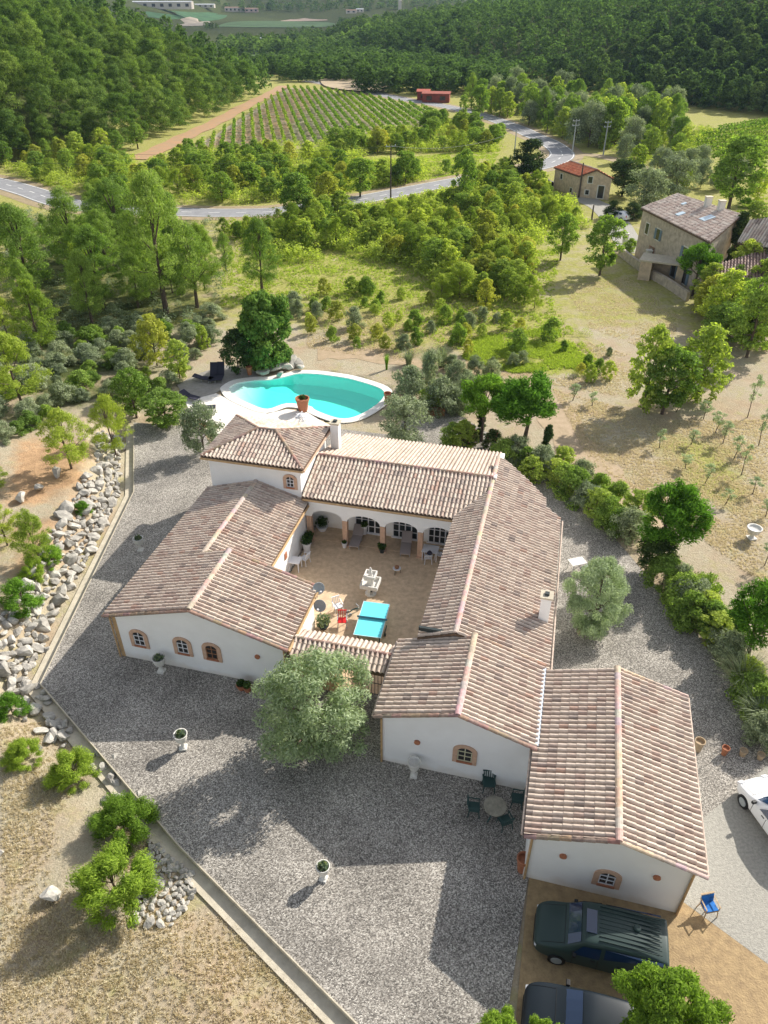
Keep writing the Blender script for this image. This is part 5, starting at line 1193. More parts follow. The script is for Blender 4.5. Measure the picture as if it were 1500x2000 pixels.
template('scrub', 'dome', 4, 1.7, .2, 120, 52, .105, .45, FM['scrub'], 4, .06, .17, shell=.45)
template('yellowtree', 'dome', 4, 1.8, .3, 120, 52, .105, .45, FM['yellow'], 2, .06, .17, shell=.45)
template('oak', 'ball', 6, 2.4, 1.0, 130, 66, .125, .5, FM['oak'], 3, .12, .18, shell=.5)
template('darktree', 'ball', 6, 2.8, .6, 44, 170, .16, .55, FM['dark'], 2, .13, .3)
template('greytree', 'ball', 5, 2.6, .5, 44, 180, .13, .45, FM['grey'], 2, .12, .3)
template('deeptree', 'ball', 5, 2.5, .1, 110, 190, .13, .6, FM['deep'], 2, .12, .22, shell=.7)
template('olive', 'ball', 4.4, 2.5, .4, 105, 300, .085, .30, FM['olive'], 3, .16, .195, limbs=14)
template('umbrella', 'umbrella', 6, 2.1, 3.0, 56, 330, .12, .32, FM['bright'], 3, .13, .24, up=-.9, limbs=12, lean=.4)
template('bush', 'bush', 2, 1.3, .02, 34, 170, .085, .5, FM['oak'], 3, .04, .32)
template('greybush', 'bush', 2, 1.4, .02, 38, 190, .09, .32, FM['grey'], 3, .04, .3)
template('brightbush', 'bush', 2, 1.1, .02, 34, 330, .08, .18, FM['bright'], 2, .04, .25, up=-1.2, spike=.12)
template('juniper', 'bush', 2.0, 1.5, .02, 46, 640, .08, .17, FM['juniper'], 3, .06, .21, up=-1.2, spike=.13, shell=.7)
template('cypress', 'column', 9, .8, .1, 60, 160, .14, .4, FM['dark'], 1, .1, .5, up=.9)
template('oleander', 'bush', 1.8, 1.0, .02, 30, 160, .08, .4, FM['oleander'], 1, .03, .3)
template('orchard', 'dome', 3, .6, 1.3, 14, 60, .09, .3, FM['olive'], 3, .04, .4, limbs=4, lean=.6)
template('leafy', 'ball', 6, 2.2, 1.5, 110, 560, .075, .38, FM['juniper'], 1, .12, .18, up=-.4)
# pampas grass: blades
def blades(n_, h_, sp, seed, wb=.02, droop=.7):
    g = np.random.default_rng(seed); a = g.random(n_) * 2 * np.pi; r0 = g.random(n_) * .25 * sp; L = h_ * g.uniform(.6, 1.1, n_); o = sp * g.uniform(.3, 1, n_)
    V = []; F = []
    for i in range(n_):
        dx, dy = math.cos(a[i]), math.sin(a[i]); nx, ny = -dy * wb, dx * wb
        for k, f in enumerate((0, .4, .75, 1.0)):
            x = r0[i] + o[i] * f * f; z = L[i] * (f * 1.25 - droop * .5 * f ** 3); w_ = (1 - f * .8)
            V += [(dx * x - nx * w_, dy * x - ny * w_, z), (dx * x + nx * w_, dy * x + ny * w_, z)]
        b = i * 8
        for k in range(3): F.append((b + 2 * k, b + 2 * k + 1, b + 2 * k + 3, b + 2 * k + 2))
    return np.array(V), np.array(F), np.repeat(g.random(n_), 3)
PM = [npmesh('grass_blades', *blades(420, 1.5, 1.1, s)[:2], FM['grey'], blades(420, 1.5, 1.1, s)[2]) for s in (1, 2)]
PY = npmesh('grass_blades', *blades(260, 1.5, .6, 5)[:2], FM['bright'], blades(260, 1.5, .6, 5)[2])

NAMES = {'pine': ('pine_tree', 'pine tree'), 'pinefar': ('pine_tree', 'pine tree'), 'youngpine': ('young_pine', 'pine tree'), 'scrub': ('scrub_tree', 'small tree'), 'yellowtree': ('yellowing_tree', 'small tree'), 'oak': ('broadleaf_tree', 'tree'),
         'darktree': ('evergreen_oak', 'tree'), 'greytree': ('olive_tree', 'olive tree'), 'deeptree': ('dense_tree', 'tree'), 'olive': ('olive_tree', 'olive tree'), 'umbrella': ('stone_pine', 'pine tree'), 'bush': ('green_shrub', 'shrub'),
         'greybush': ('grey_shrub', 'shrub'), 'brightbush': ('bright_shrub', 'shrub'), 'juniper': ('feathery_shrub', 'shrub'), 'cypress': ('cypress_tree', 'cypress'), 'oleander': ('oleander_shrub', 'shrub'), 'orchard': ('orchard_sapling', 'sapling'), 'leafy': ('leafy_tree', 'tree'), 'hillfar': ('hillside_tree', 'tree')}
PLACED = []
def plant(key, x, y, h, wd, label=None, group=None, parts=True, z=None, var=None, tilt=0):
    cm, tm, H0, R0, _ = rnd.choice(TPL[key]) if var is None else TPL[key][var % len(TPL[key])]
    nm, cat = NAMES[key]; z = Hs(x, y) if z is None else z
    t = empty(nm, (x, y, z), rnd.uniform(0, 6.28), label, cat, group) if parts else bpy.data.objects.new(nm, cm)
    sx = wd / (2 * R0 * 1.03); sz = h / H0
    if parts:
        for n_, me in (('trunk', tm), ('crown', cm)):
            o = bpy.data.objects.new(n_, me); COL.objects.link(o); o.parent = t
    else:
        COL.objects.link(t); t.location = (x, y, z); t.rotation_euler = (0, 0, rnd.uniform(0, 6.28)); tagx(t, label, cat, group)
    t.scale = (sx, sx * rnd.uniform(.93, 1.07), sz); PLACED.append((x, y, wd / 2)); return t
LOW = {'bush', 'greybush', 'brightbush', 'juniper', 'oleander', 'olive', 'greytree', 'darktree', 'deeptree', 'oak', 'scrub', 'yellowtree'}
def T(key, u, v, vt, w, label, group=None, var=None):
    """a plant whose foot, top and width were read off the photo; seen from above its outline is part height, part spread"""
    x, y, z = G(u, v)
    for _ in range(3):
        dist = (y * math.cos(PITCH) + (CAM_H - z) * math.sin(PITCH)); a = w * dist / FPX / 2; E = (v - vt) * dist / FPX
        el = math.atan2(CAM_H - z, math.hypot(x, y)); se, ce = math.sin(el), math.cos(el)
        if key in LOW:
            kE = .47 if key in ('juniper', 'brightbush') else .56
            b = math.sqrt(max((E * kE) ** 2 - (a * se * .92) ** 2, (.5 * a * ce) ** 2)) / ce; h = 2 * b
            vm = (v + vt) / 2; rx, ry, rw = ray(u, vm); t = (z + b - CAM_H) / rw; x, y = rx * t, ry * t; z = Hs(x, y)
        else:
            lo, hi = .2, 30
            for _ in range(30):
                m_ = (lo + hi) / 2
                if .6 * m_ * ce + math.sqrt((a * se) ** 2 + (.4 * m_ * ce) ** 2) < E: lo = m_
                else: hi = m_
            h = m_; break
    return plant(key, x, y, h, 2 * a, label, group, True, z, var)
# near trees and shrubs, one by one
for key, u, v, vt, w, lb in [
    ('pine', 325, 612, 372, 165, 'tallest pine of the clump left of centre, its dark trunk showing through'),
    ('pine', 205, 605, 455, 130, 'broad pine in front of the pine clump, nearest the dry bank'),
    ('pine', 385, 600, 452, 110, 'pine on the right edge of the tall pine clump'),
    ('pine', 235, 500, 365, 140, 'pine behind the broad one, closest to the roadside in the clump'),
    ('pine', 150, 530, 385, 120, 'pine at the back left of the tall pine clump'),
    ('pine', 60, 580, 415, 150, 'large pine in the shade near the left edge of the photo'),
    ('pine', -10, 600, 430, 120, 'pine cut by the left edge of the photo'),
    ('pine', 270, 600, 500, 80, 'slender pine squeezed in the middle of the tall clump'),
    ('pine', 442, 530, 460, 42, 'slim bright conical pine just right of the tall clump'),
    ('pine', 512, 575, 440, 95, 'loose pine standing apart between the tall clump and the meadow'),
    ('youngpine', 82, 690, 555, 105, 'pale green young pine above the dry scrub on the left'),
    ('youngpine', 45, 795, 650, 120, 'yellow-green young pine near the left edge above the red earth'),
    ('youngpine', 140, 915, 800, 110, 'yellow-green young pine behind the boulders on red earth'),
    ('youngpine', 228, 892, 775, 90, 'yellow-green young pine at the top of the rock bank'),
    ('youngpine', 82, 1105, 992, 85, 'yellow-green young pine beside the upper rock bank'),
    ('youngpine', 15, 1065, 980, 80, 'yellow-green young pine cut by the left edge beside the rock bank'),
    ('youngpine', -5, 960, 895, 60, 'yellow-green young pine tip at the left edge below the red earth'),
    ('yellowtree', 298, 710, 622, 85, 'yellow leaved shrub-tree on the slope left of the pool'),
    ('oak', 250, 778, 695, 78, 'round mid-green bush-tree on the slope below the yellow leaved one'),
    ('scrub', 345, 735, 670, 60, 'small pale green tree between the yellow leaved one and the pool'),
    ('scrub', 395, 680, 640, 35, 'little bright green tree on the meadow edge above the pool'),
    ('deeptree', 520, 712, 590, 118, 'big dense dark green tree overhanging the pool rocks'),
    ('darktree', 462, 728, 655, 70, 'low dark tree joined to the left of the big dense tree'),
    ('oak', 320, 838, 765, 110, 'wide green shrub at the head of the gravel strip left of the terrace'),
    ('greytree', 392, 885, 800, 85, 'grey-green shrub leaning over the gravel beside the tower'),
    ('brightbush', 160, 1008, 978, 36, 'small dark green shrub on top of the rock bank'),
    ('brightbush', 98, 1105, 1062, 52, 'dark green shrub at the foot of the young pine on the rock bank'),
    ('juniper', 62, 1132, 1092, 45, 'small yellow-green shrub on the rock bank'),
    ('brightbush', 40, 1205, 1130, 84, 'dense dark green shrub on the rock bank by the left edge'),
    ('brightbush', 18, 1408, 1350, 62, 'dark green shrub cut by the left edge above the dry lawn'),
    ('juniper', 42, 1502, 1440, 76, 'small round yellow-green shrub on the dry lawn'),
    ('juniper', 140, 1545, 1462, 98, 'feathery green shrub beside the kerb, left of the larger one'),
    ('juniper', 238, 1655, 1552, 135, 'large feathery green shrub growing over the kerb'),
    ('juniper', 222, 1800, 1655, 155, 'largest feathery green shrub beside the pile of stones'),
    ('olive', 612, 1482, 1292, 228, 'big round olive tree in the gravel before the gateway'),
    ('olive', 1166, 1238, 1108, 140, 'round olive tree in the gravel east of the villa'),
    ('greytree', 790, 868, 785, 112, 'grey-green olive tree behind the villa beside the pool'),
    ('umbrella', 940, 862, 745, 100, 'bright green stone pine behind the villa, left of the pair'),
    ('umbrella', 1020, 878, 738, 138, 'bright green stone pine with a bent dark trunk behind the villa, right of the pair'),
    ('umbrella', 1285, 1108, 950, 126, 'bright green stone pine rising from the hedge east of the villa'),
    ('umbrella', 1455, 1300, 1145, 125, 'bright green stone pine rising from the hedge at the right edge'),
    ('umbrella', 1352, 578, 488, 82, 'round stone pine with a bare trunk in front of the large stone house'),
    ('darktree', 1284, 1120, 1045, 82, 'dark green bushy tree under the stone pine in the hedge'),
    ('darktree', 1196, 425, 398, 40, 'dark round hedge bush on the near side of the white car on the lane'),
    ('darktree', 1238, 428, 402, 48, 'dark hedge bush against the left wall of the large stone house'),
    ('bush', 1232, 492, 470, 30, 'small green bush at the head of the stone garden wall'),
    ('darktree', 1395, 520, 470, 40, 'dark shrub in the corner between the large stone house and the cypress'),
    ('cypress', 938, 858, 800, 17, 'narrow dark cypress between the stone pines behind the villa'),
    ('cypress', 1063, 900, 828, 20, 'narrow dark cypress at the corner of the hedge behind the villa'),
    ('cypress', 1418, 552, 418, 34, 'tall dark pointed cypress in front of the large stone house'),
    ('oleander', 918, 872, 835, 46, 'oleander with deep pink flowers behind the villa'),
    ('oleander', 962, 878, 842, 52, 'oleander with few pale pink flowers under the stone pine'),
    ('oak', 1308, 805, 688, 120, 'bright green tree in front of the group of three in the orchard field'),
    ('scrub', 1272, 792, 655, 90, 'yellow-green tree on the left of the group of three in the orchard field'),
    ('scrub', 1378, 778, 650, 125, 'yellow-green tree on the right of the group of three in the orchard field'),
    ('oak', 1100, 502, 428, 66, 'round yellow-green tree in the dry clearing by the lane'),
    ('oak', 1180, 530, 435, 88, 'round green tree beside the village lane'),
    ('greytree', 1262, 408, 342, 92, 'grey olive tree left of the pair behind the large stone house'),
    ('greytree', 1322, 385, 320, 85, 'grey olive tree right of the pair behind the large stone house'),
    ('darktree', 1220, 378, 322, 75, 'dark round tree beyond the red-roofed stone house'),
    ('darktree', 1030, 352, 288, 82, 'nearly black round evergreen oak at the road bend'),
    ('oak', 1440, 395, 285, 125, 'large round tree beyond the cypress and the large stone house'),
    ('scrub', 1475, 440, 398, 75, 'pale green tree at the right edge behind the large stone house'),
    ('brightbush', 1457, 404, 388, 32, 'small clipped round bush behind the large stone house'),
    ('scrub', 1365, 500, 450, 55, 'light green climber tree against the large stone house'),
    ('yellowtree', 1395, 615, 545, 95, 'yellow-green tree hiding the corner of the low outbuilding'),
    ('scrub', 1440, 630, 560, 85, 'yellow-green tree in front of the low outbuilding'),
    ('oak', 1480, 690, 560, 110, 'large dark tree at the right edge below the low outbuilding'),
    ('oak', 1420, 672, 600, 100, 'broad dark tree beside the shaded field edge'),
    ('oak', 908, 400, 310, 60, 'upright green tree standing over the road near the two pale pillars'),
    ('oak', 575, 425, 350, 85, 'round green tree hiding the road left of the bend'),
    ('yellowtree', 640, 405, 345, 75, 'yellow-green tree beside the road left of the slim dark pole'),
    ('oak', 703, 378, 318, 72, 'bright green tree on the far side of the road left of the slim dark pole'),
    ('oak', 792, 352, 303, 52, 'green tree on the far side of the road right of the slim dark pole'),
]: T(key, u, v, vt, w, lb)
for u, v, z_, w_, h_, lb in ((1300, 1992, 3.6, 3.3, 5.4, 'leafy green tree over the parked cars at the bottom edge'), (968, 2040, 2.6, 1.9, 3.8, 'tip of a green tree at the bottom edge beside the gravel'), (1062, 2050, 2.6, 1.5, 3.8, 'green twig tips over the bonnet of the blue-black car')):
    x, y = at(u, v, z_); plant('leafy', x, y, h_, w_, lb, z=0)
# grey bushes and grasses east of the pool
for i, (key, u, v, vt, w) in enumerate([('greybush', 800, 785, 722, 78), ('greybush', 865, 805, 742, 88), ('greybush', 842, 745, 692, 48), ('greybush', 893, 758, 710, 52), ('greybush', 928, 728, 698, 36), ('greybush', 960, 745, 708, 44), ('greybush', 915, 790, 735, 60), ('greybush', 880, 722, 695, 34), ('bush', 840, 800, 760, 50), ('greybush', 900, 810, 770, 50)]):
    T(key, u, v, vt, w, 'rounded grey-green bush in the planting between the pool and the stone pines', 'grey bushes east of the pool')
def grass(u, v, hpx, wpx, label, me, group=None):
    x, y, z = G(u, v); t = FPX / math.sqrt(x * x + y * y + CAM_H ** 2); o = bpy.data.objects.new('pampas_grass', me); COL.objects.link(o); o.location = (x, y, z); k = wpx / t / 2.1; o.scale = (k, k, hpx / t / 1.5); o.rotation_euler = (0, 0, rnd.uniform(0, 6)); tagx(o, label, 'grass clump', group); PLACED.append((x, y, k))
grass(755, 722, 34, 26, 'upright bright green grass clump alone on the dry field by the pool', PY)
for u, v, h_, w in ((798, 712, 28, 36), (835, 728, 45, 50), (862, 716, 40, 44), (1445, 1345, 60, 100), (1480, 1420, 60, 90), (1315, 1165, 40, 60), (1410, 1262, 45, 70), (1000, 925, 35, 50), (905, 772, 40, 50)):
    grass(u, v, h_, w, 'arching grey-green pampas grass clump among the shrubs east of the villa', PM[rnd.random() < .5], 'pampas grass clumps')
# hedge along the eastern garden edge
HG = [(1030, 915), (1062, 920), (1085, 935), (1103, 952), (1125, 968), (1148, 988), (1168, 1005), (1190, 1018), (1212, 1035), (1232, 1050), (1248, 1010), (1205, 985), (1170, 965), (1135, 940), (1100, 915), (1300, 1140), (1335, 1178), (1355, 1190), (1375, 1205), (1395, 1235), (1350, 1215), (1425, 1290), (1400, 1250), (1440, 1240), (1470, 1370), (1490, 1450), (1465, 1330), (1495, 1400), (1380, 1170), (1330, 1150), (905, 868), (885, 862), (985, 905), (1005, 900), (1040, 935)]
for i, (u, v) in enumerate(HG):
    k = ('bush', 'greybush', 'scrub', 'bush')[i % 4]; w = rnd.uniform(52, 76) * (1 + (v - 950) / 1500)
    T(k, u, v + 8, v - w * .66, w, 'hedge shrub in the long mixed hedge east of the villa', 'mixed hedge shrubs east of the villa')
for u, v, vt in [(1373, 820, 782), (1396, 846, 803), (1412, 866, 822), (1432, 898, 852), (1448, 928, 868), (1288, 875, 838), (1350, 868, 838), (1376, 945, 905), (1417, 985, 955), (1470, 965, 930), (1495, 1010, 975), (1118, 782, 750), (1157, 792, 765), (1482, 870, 800), (1493, 1105, 1050), (1460, 815, 735), (1320, 805, 775), (1340, 915, 885)]:
    T('orchard', u, v, vt, 26, 'thin young olive sapling in the dry orchard field on the right', 'olive saplings in the orchard field')
# ---------------------------------------------------------------- scattered groups
def polyin(x, y, P):
    c = False; n_ = len(P)
    for i in range(n_):
        (ax, ay), (bx, by) = P[i], P[(i + 1) % n_]
        if (ay > y) != (by > y) and x < (bx - ax) * (y - ay) / (by - ay) + ax: c = not c
    return c
RD = catmull([p[:2] for p in rd], 6); LANE = catmull([p[:2] for p in gp([(1090, 302), (1120, 345), (1140, 385), (1175, 405), (1200, 430), (1225, 470), (1250, 495)])], 6); RT = catmull([p[:2] for p in gp([(270, 312), (300, 298), (360, 268), (420, 240), (480, 207), (530, 183), (556, 168)])], 6)
def clear(x, y, r_, road=4.0):
    for (a, b, c) in PLACED:
        if (a - x) ** 2 + (b - y) ** 2 < (r_ + c * .55) ** 2: return False
    for P, w in ((RD, road), (LANE, 3.0), (RT, 4.5)):
        for (a, b) in P:
            if (a - x) ** 2 + (b - y) ** 2 < w * w: return False
    return True
def pix(x, y, z):
    D = y * math.cos(PITCH) - (z - CAM_H) * math.sin(PITCH); U_ = y * math.sin(PITCH) + (z - CAM_H) * math.cos(PITCH)
    return 750 + FPX * x / D, 1000 - FPX * U_ / D, FPX / D
RV = [pix(a, b, 0) for a, b in RD]; RV = [(u, v) for u, v, _ in RV if -20 < u < 125 or 385 < u < 540 or 690 < u < 890 or (1030 < u < 1115 and v < 325)]
RV += [(u, v) for u, v, _ in [pix(a, b, 0) for a, b in RT]] + [(u, 268) for u in range(400, 640, 12)] + [(u, 240) for u in range(640, 800, 12)]
RV += [(u, 400) for u in range(1128, 1180, 8)] + [(u, 370) for u in range(1085, 1195, 8)] + [(u, 300) for u in range(720, 980, 10)]
def opens(x, y, h, w):       # keep the stretches of road and track that lie open in the valley free of trees in front
    u, v, k = pix(x, y, 0); _, vt, _ = pix(x, y, h); r_ = w / 2 * k
    return not any(abs(u - a) < r_ + 3 and vt - 4 < b < v for a, b in RV)
def scatter(pts, n_, sp, keys, hr, wr, label, group, parts=True, tries=None, road=4.0, g0=None):
    P = [G(u, v)[:2] for u, v in pts]; x0, x1 = min(p[0] for p in P), max(p[0] for p in P); y0, y1 = min(p[1] for p in P), max(p[1] for p in P); c = 0
    for _ in range(tries or n_ * 30):
        if c >= n_: break
        x, y = rnd.uniform(x0, x1), rnd.uniform(y0, y1)
        if not polyin(x, y, P) or not clear(x, y, sp, road): continue
        k = rnd.choice(keys); h = rnd.uniform(*hr); w_ = h * rnd.uniform(*wr)
        if not opens(x, y, h, w_): continue
        plant(k, x, y, h, w_, label, group, parts); c += 1
    return c
cnt = {}
S = 'scrub tree in the young woodland between the meadow and the road'
cnt['a'] = scatter([(430, 470), (470, 425), (620, 425), (760, 400), (880, 372), (1000, 345), (1075, 385), (1140, 405), (1150, 450), (1090, 440), (1010, 470), (1030, 560), (1090, 600), (980, 610), (860, 600), (840, 540), (700, 480), (560, 500)], 290, .12, ['scrub', 'scrub', 'scrub', 'youngpine', 'youngpine', 'yellowtree', 'oak'], (1.9, 4.2), (.75, 1.15), 'small light green tree in the scrub between the villa meadow and the road', 'scrub trees between meadow and road')
cnt['b'] = scatter([(0, 400), (120, 420), (430, 425), (450, 500), (420, 560), (200, 640), (0, 700)], 34, 1.1, ['pine', 'pine', 'oak', 'youngpine'], (4.5, 8), (.55, .75), 'pine among the shaded wood on the left below the road', 'pines in the wood below the road')
cnt['c'] = scatter([(20, 340), (0, 318), (280, 315), (420, 300), (700, 270), (880, 240), (990, 285), (880, 345), (700, 375), (500, 400), (330, 398), (180, 385), (100, 360)], 190, .5, ['scrub', 'oak', 'oak', 'oak', 'youngpine', 'yellowtree'], (2.4, 5.0), (.8, 1.2), 'light green tree in the strip between the vineyard and the road', 'trees between vineyard and road')
cnt['d'] = scatter([(860, 215), (1000, 200), (1300, 235), (1330, 300), (1230, 300), (1130, 290), (1050, 255), (980, 240), (930, 240)], 120, .9, ['oak', 'oak', 'greytree', 'scrub', 'pine'], (5, 10), (.6, .85), 'tree in the green belt at the foot of the right hand hill', 'trees at the foot of the right hand hill')
cnt['e'] = scatter([(1200, 300), (1330, 290), (1420, 330), (1500, 400), (1500, 440), (1440, 390), (1340, 380), (1250, 360)], 22, 1.3, ['oak', 'greytree', 'scrub'], (3, 6), (.8, 1.0), 'garden tree between the right hand vineyard and the stone houses', 'trees between vineyard and stone houses')
cnt['f'] = scatter([(0, 690), (120, 650), (330, 640), (420, 620), (430, 700), (340, 760), (260, 830), (120, 810), (0, 880)], 70, .55, ['greybush', 'greybush', 'bush'], (.8, 1.8), (1.2, 1.7), 'low grey-green heath shrub on the slope left of the pool', 'low shrubs left of the pool', parts=False)
cnt['g'] = scatter([(560, 590), (690, 560), (860, 600), (1060, 640), (1200, 700), (1250, 760), (1000, 730), (700, 680), (600, 660)], 60, .6, ['scrub', 'yellowtree', 'greybush', 'bush'], (.8, 2.2), (.8, 1.2), 'small shrub dotted over the dry meadow beyond the pool', 'meadow shrubs beyond the pool', parts=False)
cnt['h'] = scatter([(1340, 570), (1500, 570), (1500, 720), (1420, 700), (1370, 620)], 12, 1.5, ['oak', 'darktree', 'scrub'], (4, 6.5), (.8, 1.0), 'dark tree in the shady row along the right edge', 'shady trees along the right edge')
cnt['h2'] = scatter([(0, 280), (0, 330), (300, 300), (300, 285)], 14, 1.5, ['oak', 'pine', 'scrub'], (4, 6), (.8, 1.0), 'tree at the foot of the left hand pine hill', 'trees at the foot of the left hill')
# left hill pines: individuals by how near they stand
LP = []
for _ in range(30000):
    y = rnd.uniform(150, 350); x = -rnd.uniform(42, .56 * y + 12)
    d_ = float(np.interp(y, *XL)) - x
    if d_ < -1 or d_ > 88: continue
    sp = 4.7 + .010 * (y - 150)
    if all((a - x) ** 2 + (b - y) ** 2 > sp * sp for a, b in LP): LP.append((x, y))
LP.sort(key=lambda p: p[1]); print('left pines', len(LP))
far_pts = []
for i, (x, y) in enumerate(LP):
    h = rnd.uniform(7.5, 11.5)
    if i < 215: plant('pinefar', x, y, h, h * rnd.uniform(.75, .95), 'pine in the dense wood on the hillside left of the red track', 'pines on the left hillside', parts=False)
    else: far_pts.append((x, y, h, h * .7))
# right hill: nearest ones as things, the rest of the wood as one mass
RP = []
cells = {}
for _ in range(90000):
    y = rnd.uniform(215, 1000) if rnd.random() < .6 else rnd.uniform(215, 500); xr = float(np.interp(y, *XR)); x = xr + rnd.uniform(-2, 1) + rnd.random() * (.5 * y + 30 - xr if .5 * y + 30 > xr else 0)
    if x > .5 * y + 25 or x < -.35 * y: continue
    sp = 4.2 + .011 * (y - 215); k = (int(x // 8), int(y // 8)); ok = True
    for a in (-1, 0, 1):
        for b in (-1, 0, 1):
            for (px_, py_) in cells.get((k[0] + a, k[1] + b), ()):
                if (px_ - x) ** 2 + (py_ - y) ** 2 < sp * sp: ok = False
    if ok: cells.setdefault(k, []).append((x, y)); RP.append((x, y))
RP.sort(key=lambda p: p[1]); print('right wood', len(RP))
for i, (x, y) in enumerate(RP):
    h = rnd.uniform(6, 11)
    if i < 230 and clear(x, y, .5):
        plant('hillfar', x, y, h, h * rnd.uniform(.75, .95), 'tree in the wood on the lower slope of the right hand hill', 'wood on the right hillside', parts=False)
    else: far_pts.append((x, y, h * .95, h * .9))
# valley floor woods and far hedgerows
def inpx(u0, u1, v0, v1, n_, hmin, hmax):
    for _ in range(n_):
        u, v = rnd.uniform(u0, u1), rnd.uniform(v0, v1); x, y = at(u, v); h = rnd.uniform(hmin, hmax); far_pts.append((x, y, h, h * rnd.uniform(.9, 1.2)))
inpx(430, 720, 78, 96, 330, 6, 10); inpx(560, 900, 96, 150, 420, 6, 10); inpx(555, 700, 140, 158, 60, 5, 8); inpx(700, 1000, 150, 186, 160, 6, 9); inpx(260, 330, 30, 36, 26, 5, 8); inpx(400, 425, 46, 50, 14, 5, 8)
far_pts += [(rnd.uniform(-.46, .12) * y_, y_, rnd.uniform(9, 15), rnd.uniform(11, 19)) for y_ in [rnd.uniform(1750, 3000) for _ in range(1800)] if noise.noise(Vector((y_ * .004, 0, 0))) > -.6]; inpx(520, 900, 14, 24, 110, 5, 9); inpx(560, 760, 58, 74, 120, 5, 9); inpx(660, 760, 40, 56, 120, 6, 9); inpx(470, 560, 118, 138, 40, 6, 9)
def mass(name, pts, key, label, m, nl=150, ls=1.0):
    g = np.random.default_rng(4); Vs, Ls = [], []
    base = [TPL[key][i][4] for i in range(len(TPL[key]))]; H0, R0 = TPL[key][0][2], TPL[key][0][3]
    for (x, y, h, w) in pts:
        V, F, lf = base[int(g.integers(len(base)))]; nf = len(lf); idx = g.choice(nf, min(nl, nf), replace=False)
        Q = V.reshape(nf, 4, 3)[idx]; c = Q.mean(1, keepdims=True); Q = c + (Q - c) * (ls * 2.0)
        a = g.random() * 6.28; ca, sa = math.cos(a), math.sin(a); s = w / (2 * R0); sz = h / H0
        X = (Q[..., 0] * ca - Q[..., 1] * sa) * s + x; Y = (Q[..., 0] * sa + Q[..., 1] * ca) * s + y; Z = Q[..., 2] * sz + Hs(x, y)
        Vs.append(np.stack([X, Y, Z], -1).reshape(-1, 3)); Ls.append(np.clip(lf[idx] * .6 + g.random() * .4, 0, 1))
    V = np.concatenate(Vs); F = np.arange(len(V)).reshape(-1, 4)
    o = bpy.data.objects.new(name, npmesh(name, V, F, m, np.concatenate(Ls))); COL.objects.link(o); tagx(o, label, 'woodland', None, 'stuff')
def keep(p): 
    return True
near_far = [p for p in far_pts if p[1] < 600]; far_far = [p for p in far_pts if p[1] >= 600]
print('mass', len(near_far), len(far_far))
mass('hill_wood', near_far, 'hillfar', 'unbroken green wood covering the hillsides beyond the vineyard', FM['hill'], 340, .85)
mass('distant_wood', far_far, 'hillfar', 'dark far-off wood and hedgerows across the plain', FM['hill'], 70, 1.6)
def carpet(polys, n_, hmin, hmax):
    out = []
    for pts, k in polys:
        P = [G(u, v)[:2] for u, v in pts]; x0, x1 = min(p[0] for p in P), max(p[0] for p in P); y0, y1 = min(p[1] for p in P), max(p[1] for p in P); c = 0
        for _ in range(int(n_ * k * 8)):
            if c >= n_ * k: break
            x, y = rnd.uniform(x0, x1), rnd.uniform(y0, y1)
            if polyin(x, y, P) and noise.noise(Vector((x * .12, y * .12, 3))) > -.2 and all((a - x) ** 2 + (b - y) ** 2 > 20 for a, b in RD[::2]):
                h = rnd.uniform(hmin, hmax); 
                if opens(x, y, h, 1): out.append((x, y, h, h * 1.6)); c += 1
    return out
mass('undergrowth', carpet([([(430, 470), (470, 425), (620, 425), (760, 400), (880, 372), (1000, 345), (1075, 385), (1140, 405), (1150, 450), (1090, 440), (1040, 480), (1030, 560), (980, 590), (860, 580), (840, 540), (700, 500), (560, 520)], .5), ([(0, 330), (280, 315), (420, 300), (700, 270), (880, 240), (990, 285), (880, 345), (700, 375), (500, 400), (330, 398), (130, 380)], .7), ([(1000, 215), (1300, 235), (1400, 262), (1300, 330), (1130, 280), (1050, 250)], .2)], 3400, .7, 2.1), 'bush', 'low tangled green undergrowth filling the scrub on both sides of the road', FM['scrub'], 110, .9)
mass('meadow_scrub', carpet([([(430, 600), (440, 470), (700, 500), (860, 590), (1090, 600), (1200, 700), (1180, 750), (930, 720), (700, 690), (560, 620)], 1)], 420, .3, .8), 'bush', 'knee-high yellow-green scrub dotted through the meadow beyond the pool', FM['scrub'], 90, .8)
mass('shaded_undergrowth', carpet([([(0, 400), (120, 420), (430, 425), (450, 500), (420, 600), (330, 660), (200, 650), (0, 690)], 1)], 420, .6, 1.4), 'bush', 'low dark undergrowth on the floor of the pine wood at the left', FM['grey'], 130, .9)
# ---------------------------------------------------------------- vineyards, one row at a time
def vine_rows(corner, dirv, n_, gap, lens, group, label, h=1.3, w=.6, dens=20):
    nx, ny = dirv[1], -dirv[0]
    for i in range(n_):
        s0, s1 = lens(i); L = s1 - s0
        if L < 14: continue
        g = np.random.default_rng(i + 5); N_ = int(L * dens); t = g.random(N_) * L + s0; N_ = len(t)
        P = np.stack([dirv[0] * t + g.normal(size=N_) * w * .3, dirv[1] * t + g.normal(size=N_) * w * .3, g.random(N_) * h * .8 + .35], 1); Nn = g.normal(size=(N_, 3)) + np.array([0, 0, .5])
        ox, oy = corner[0] + nx * gap * i, corner[1] + ny * gap * i
        V, F, lf = leaves(P, Nn, .21, .8, g); V = V + np.array([0, 0, 0.0])
        cx, cy = ox + dirv[0] * (s0 + s1) / 2, oy + dirv[1] * (s0 + s1) / 2
        V = V - np.array([dirv[0] * (s0 + s1) / 2, dirv[1] * (s0 + s1) / 2, 0])
        hz = H(V[:, 0] + cx, V[:, 1] + cy); V[:, 2] += hz
        o = bpy.data.objects.new('vine_row', npmesh('vine_row', V, F, FM['vine'], lf)); COL.objects.link(o); o.location = (cx, cy, 0); tagx(o, label, 'vine row', group)
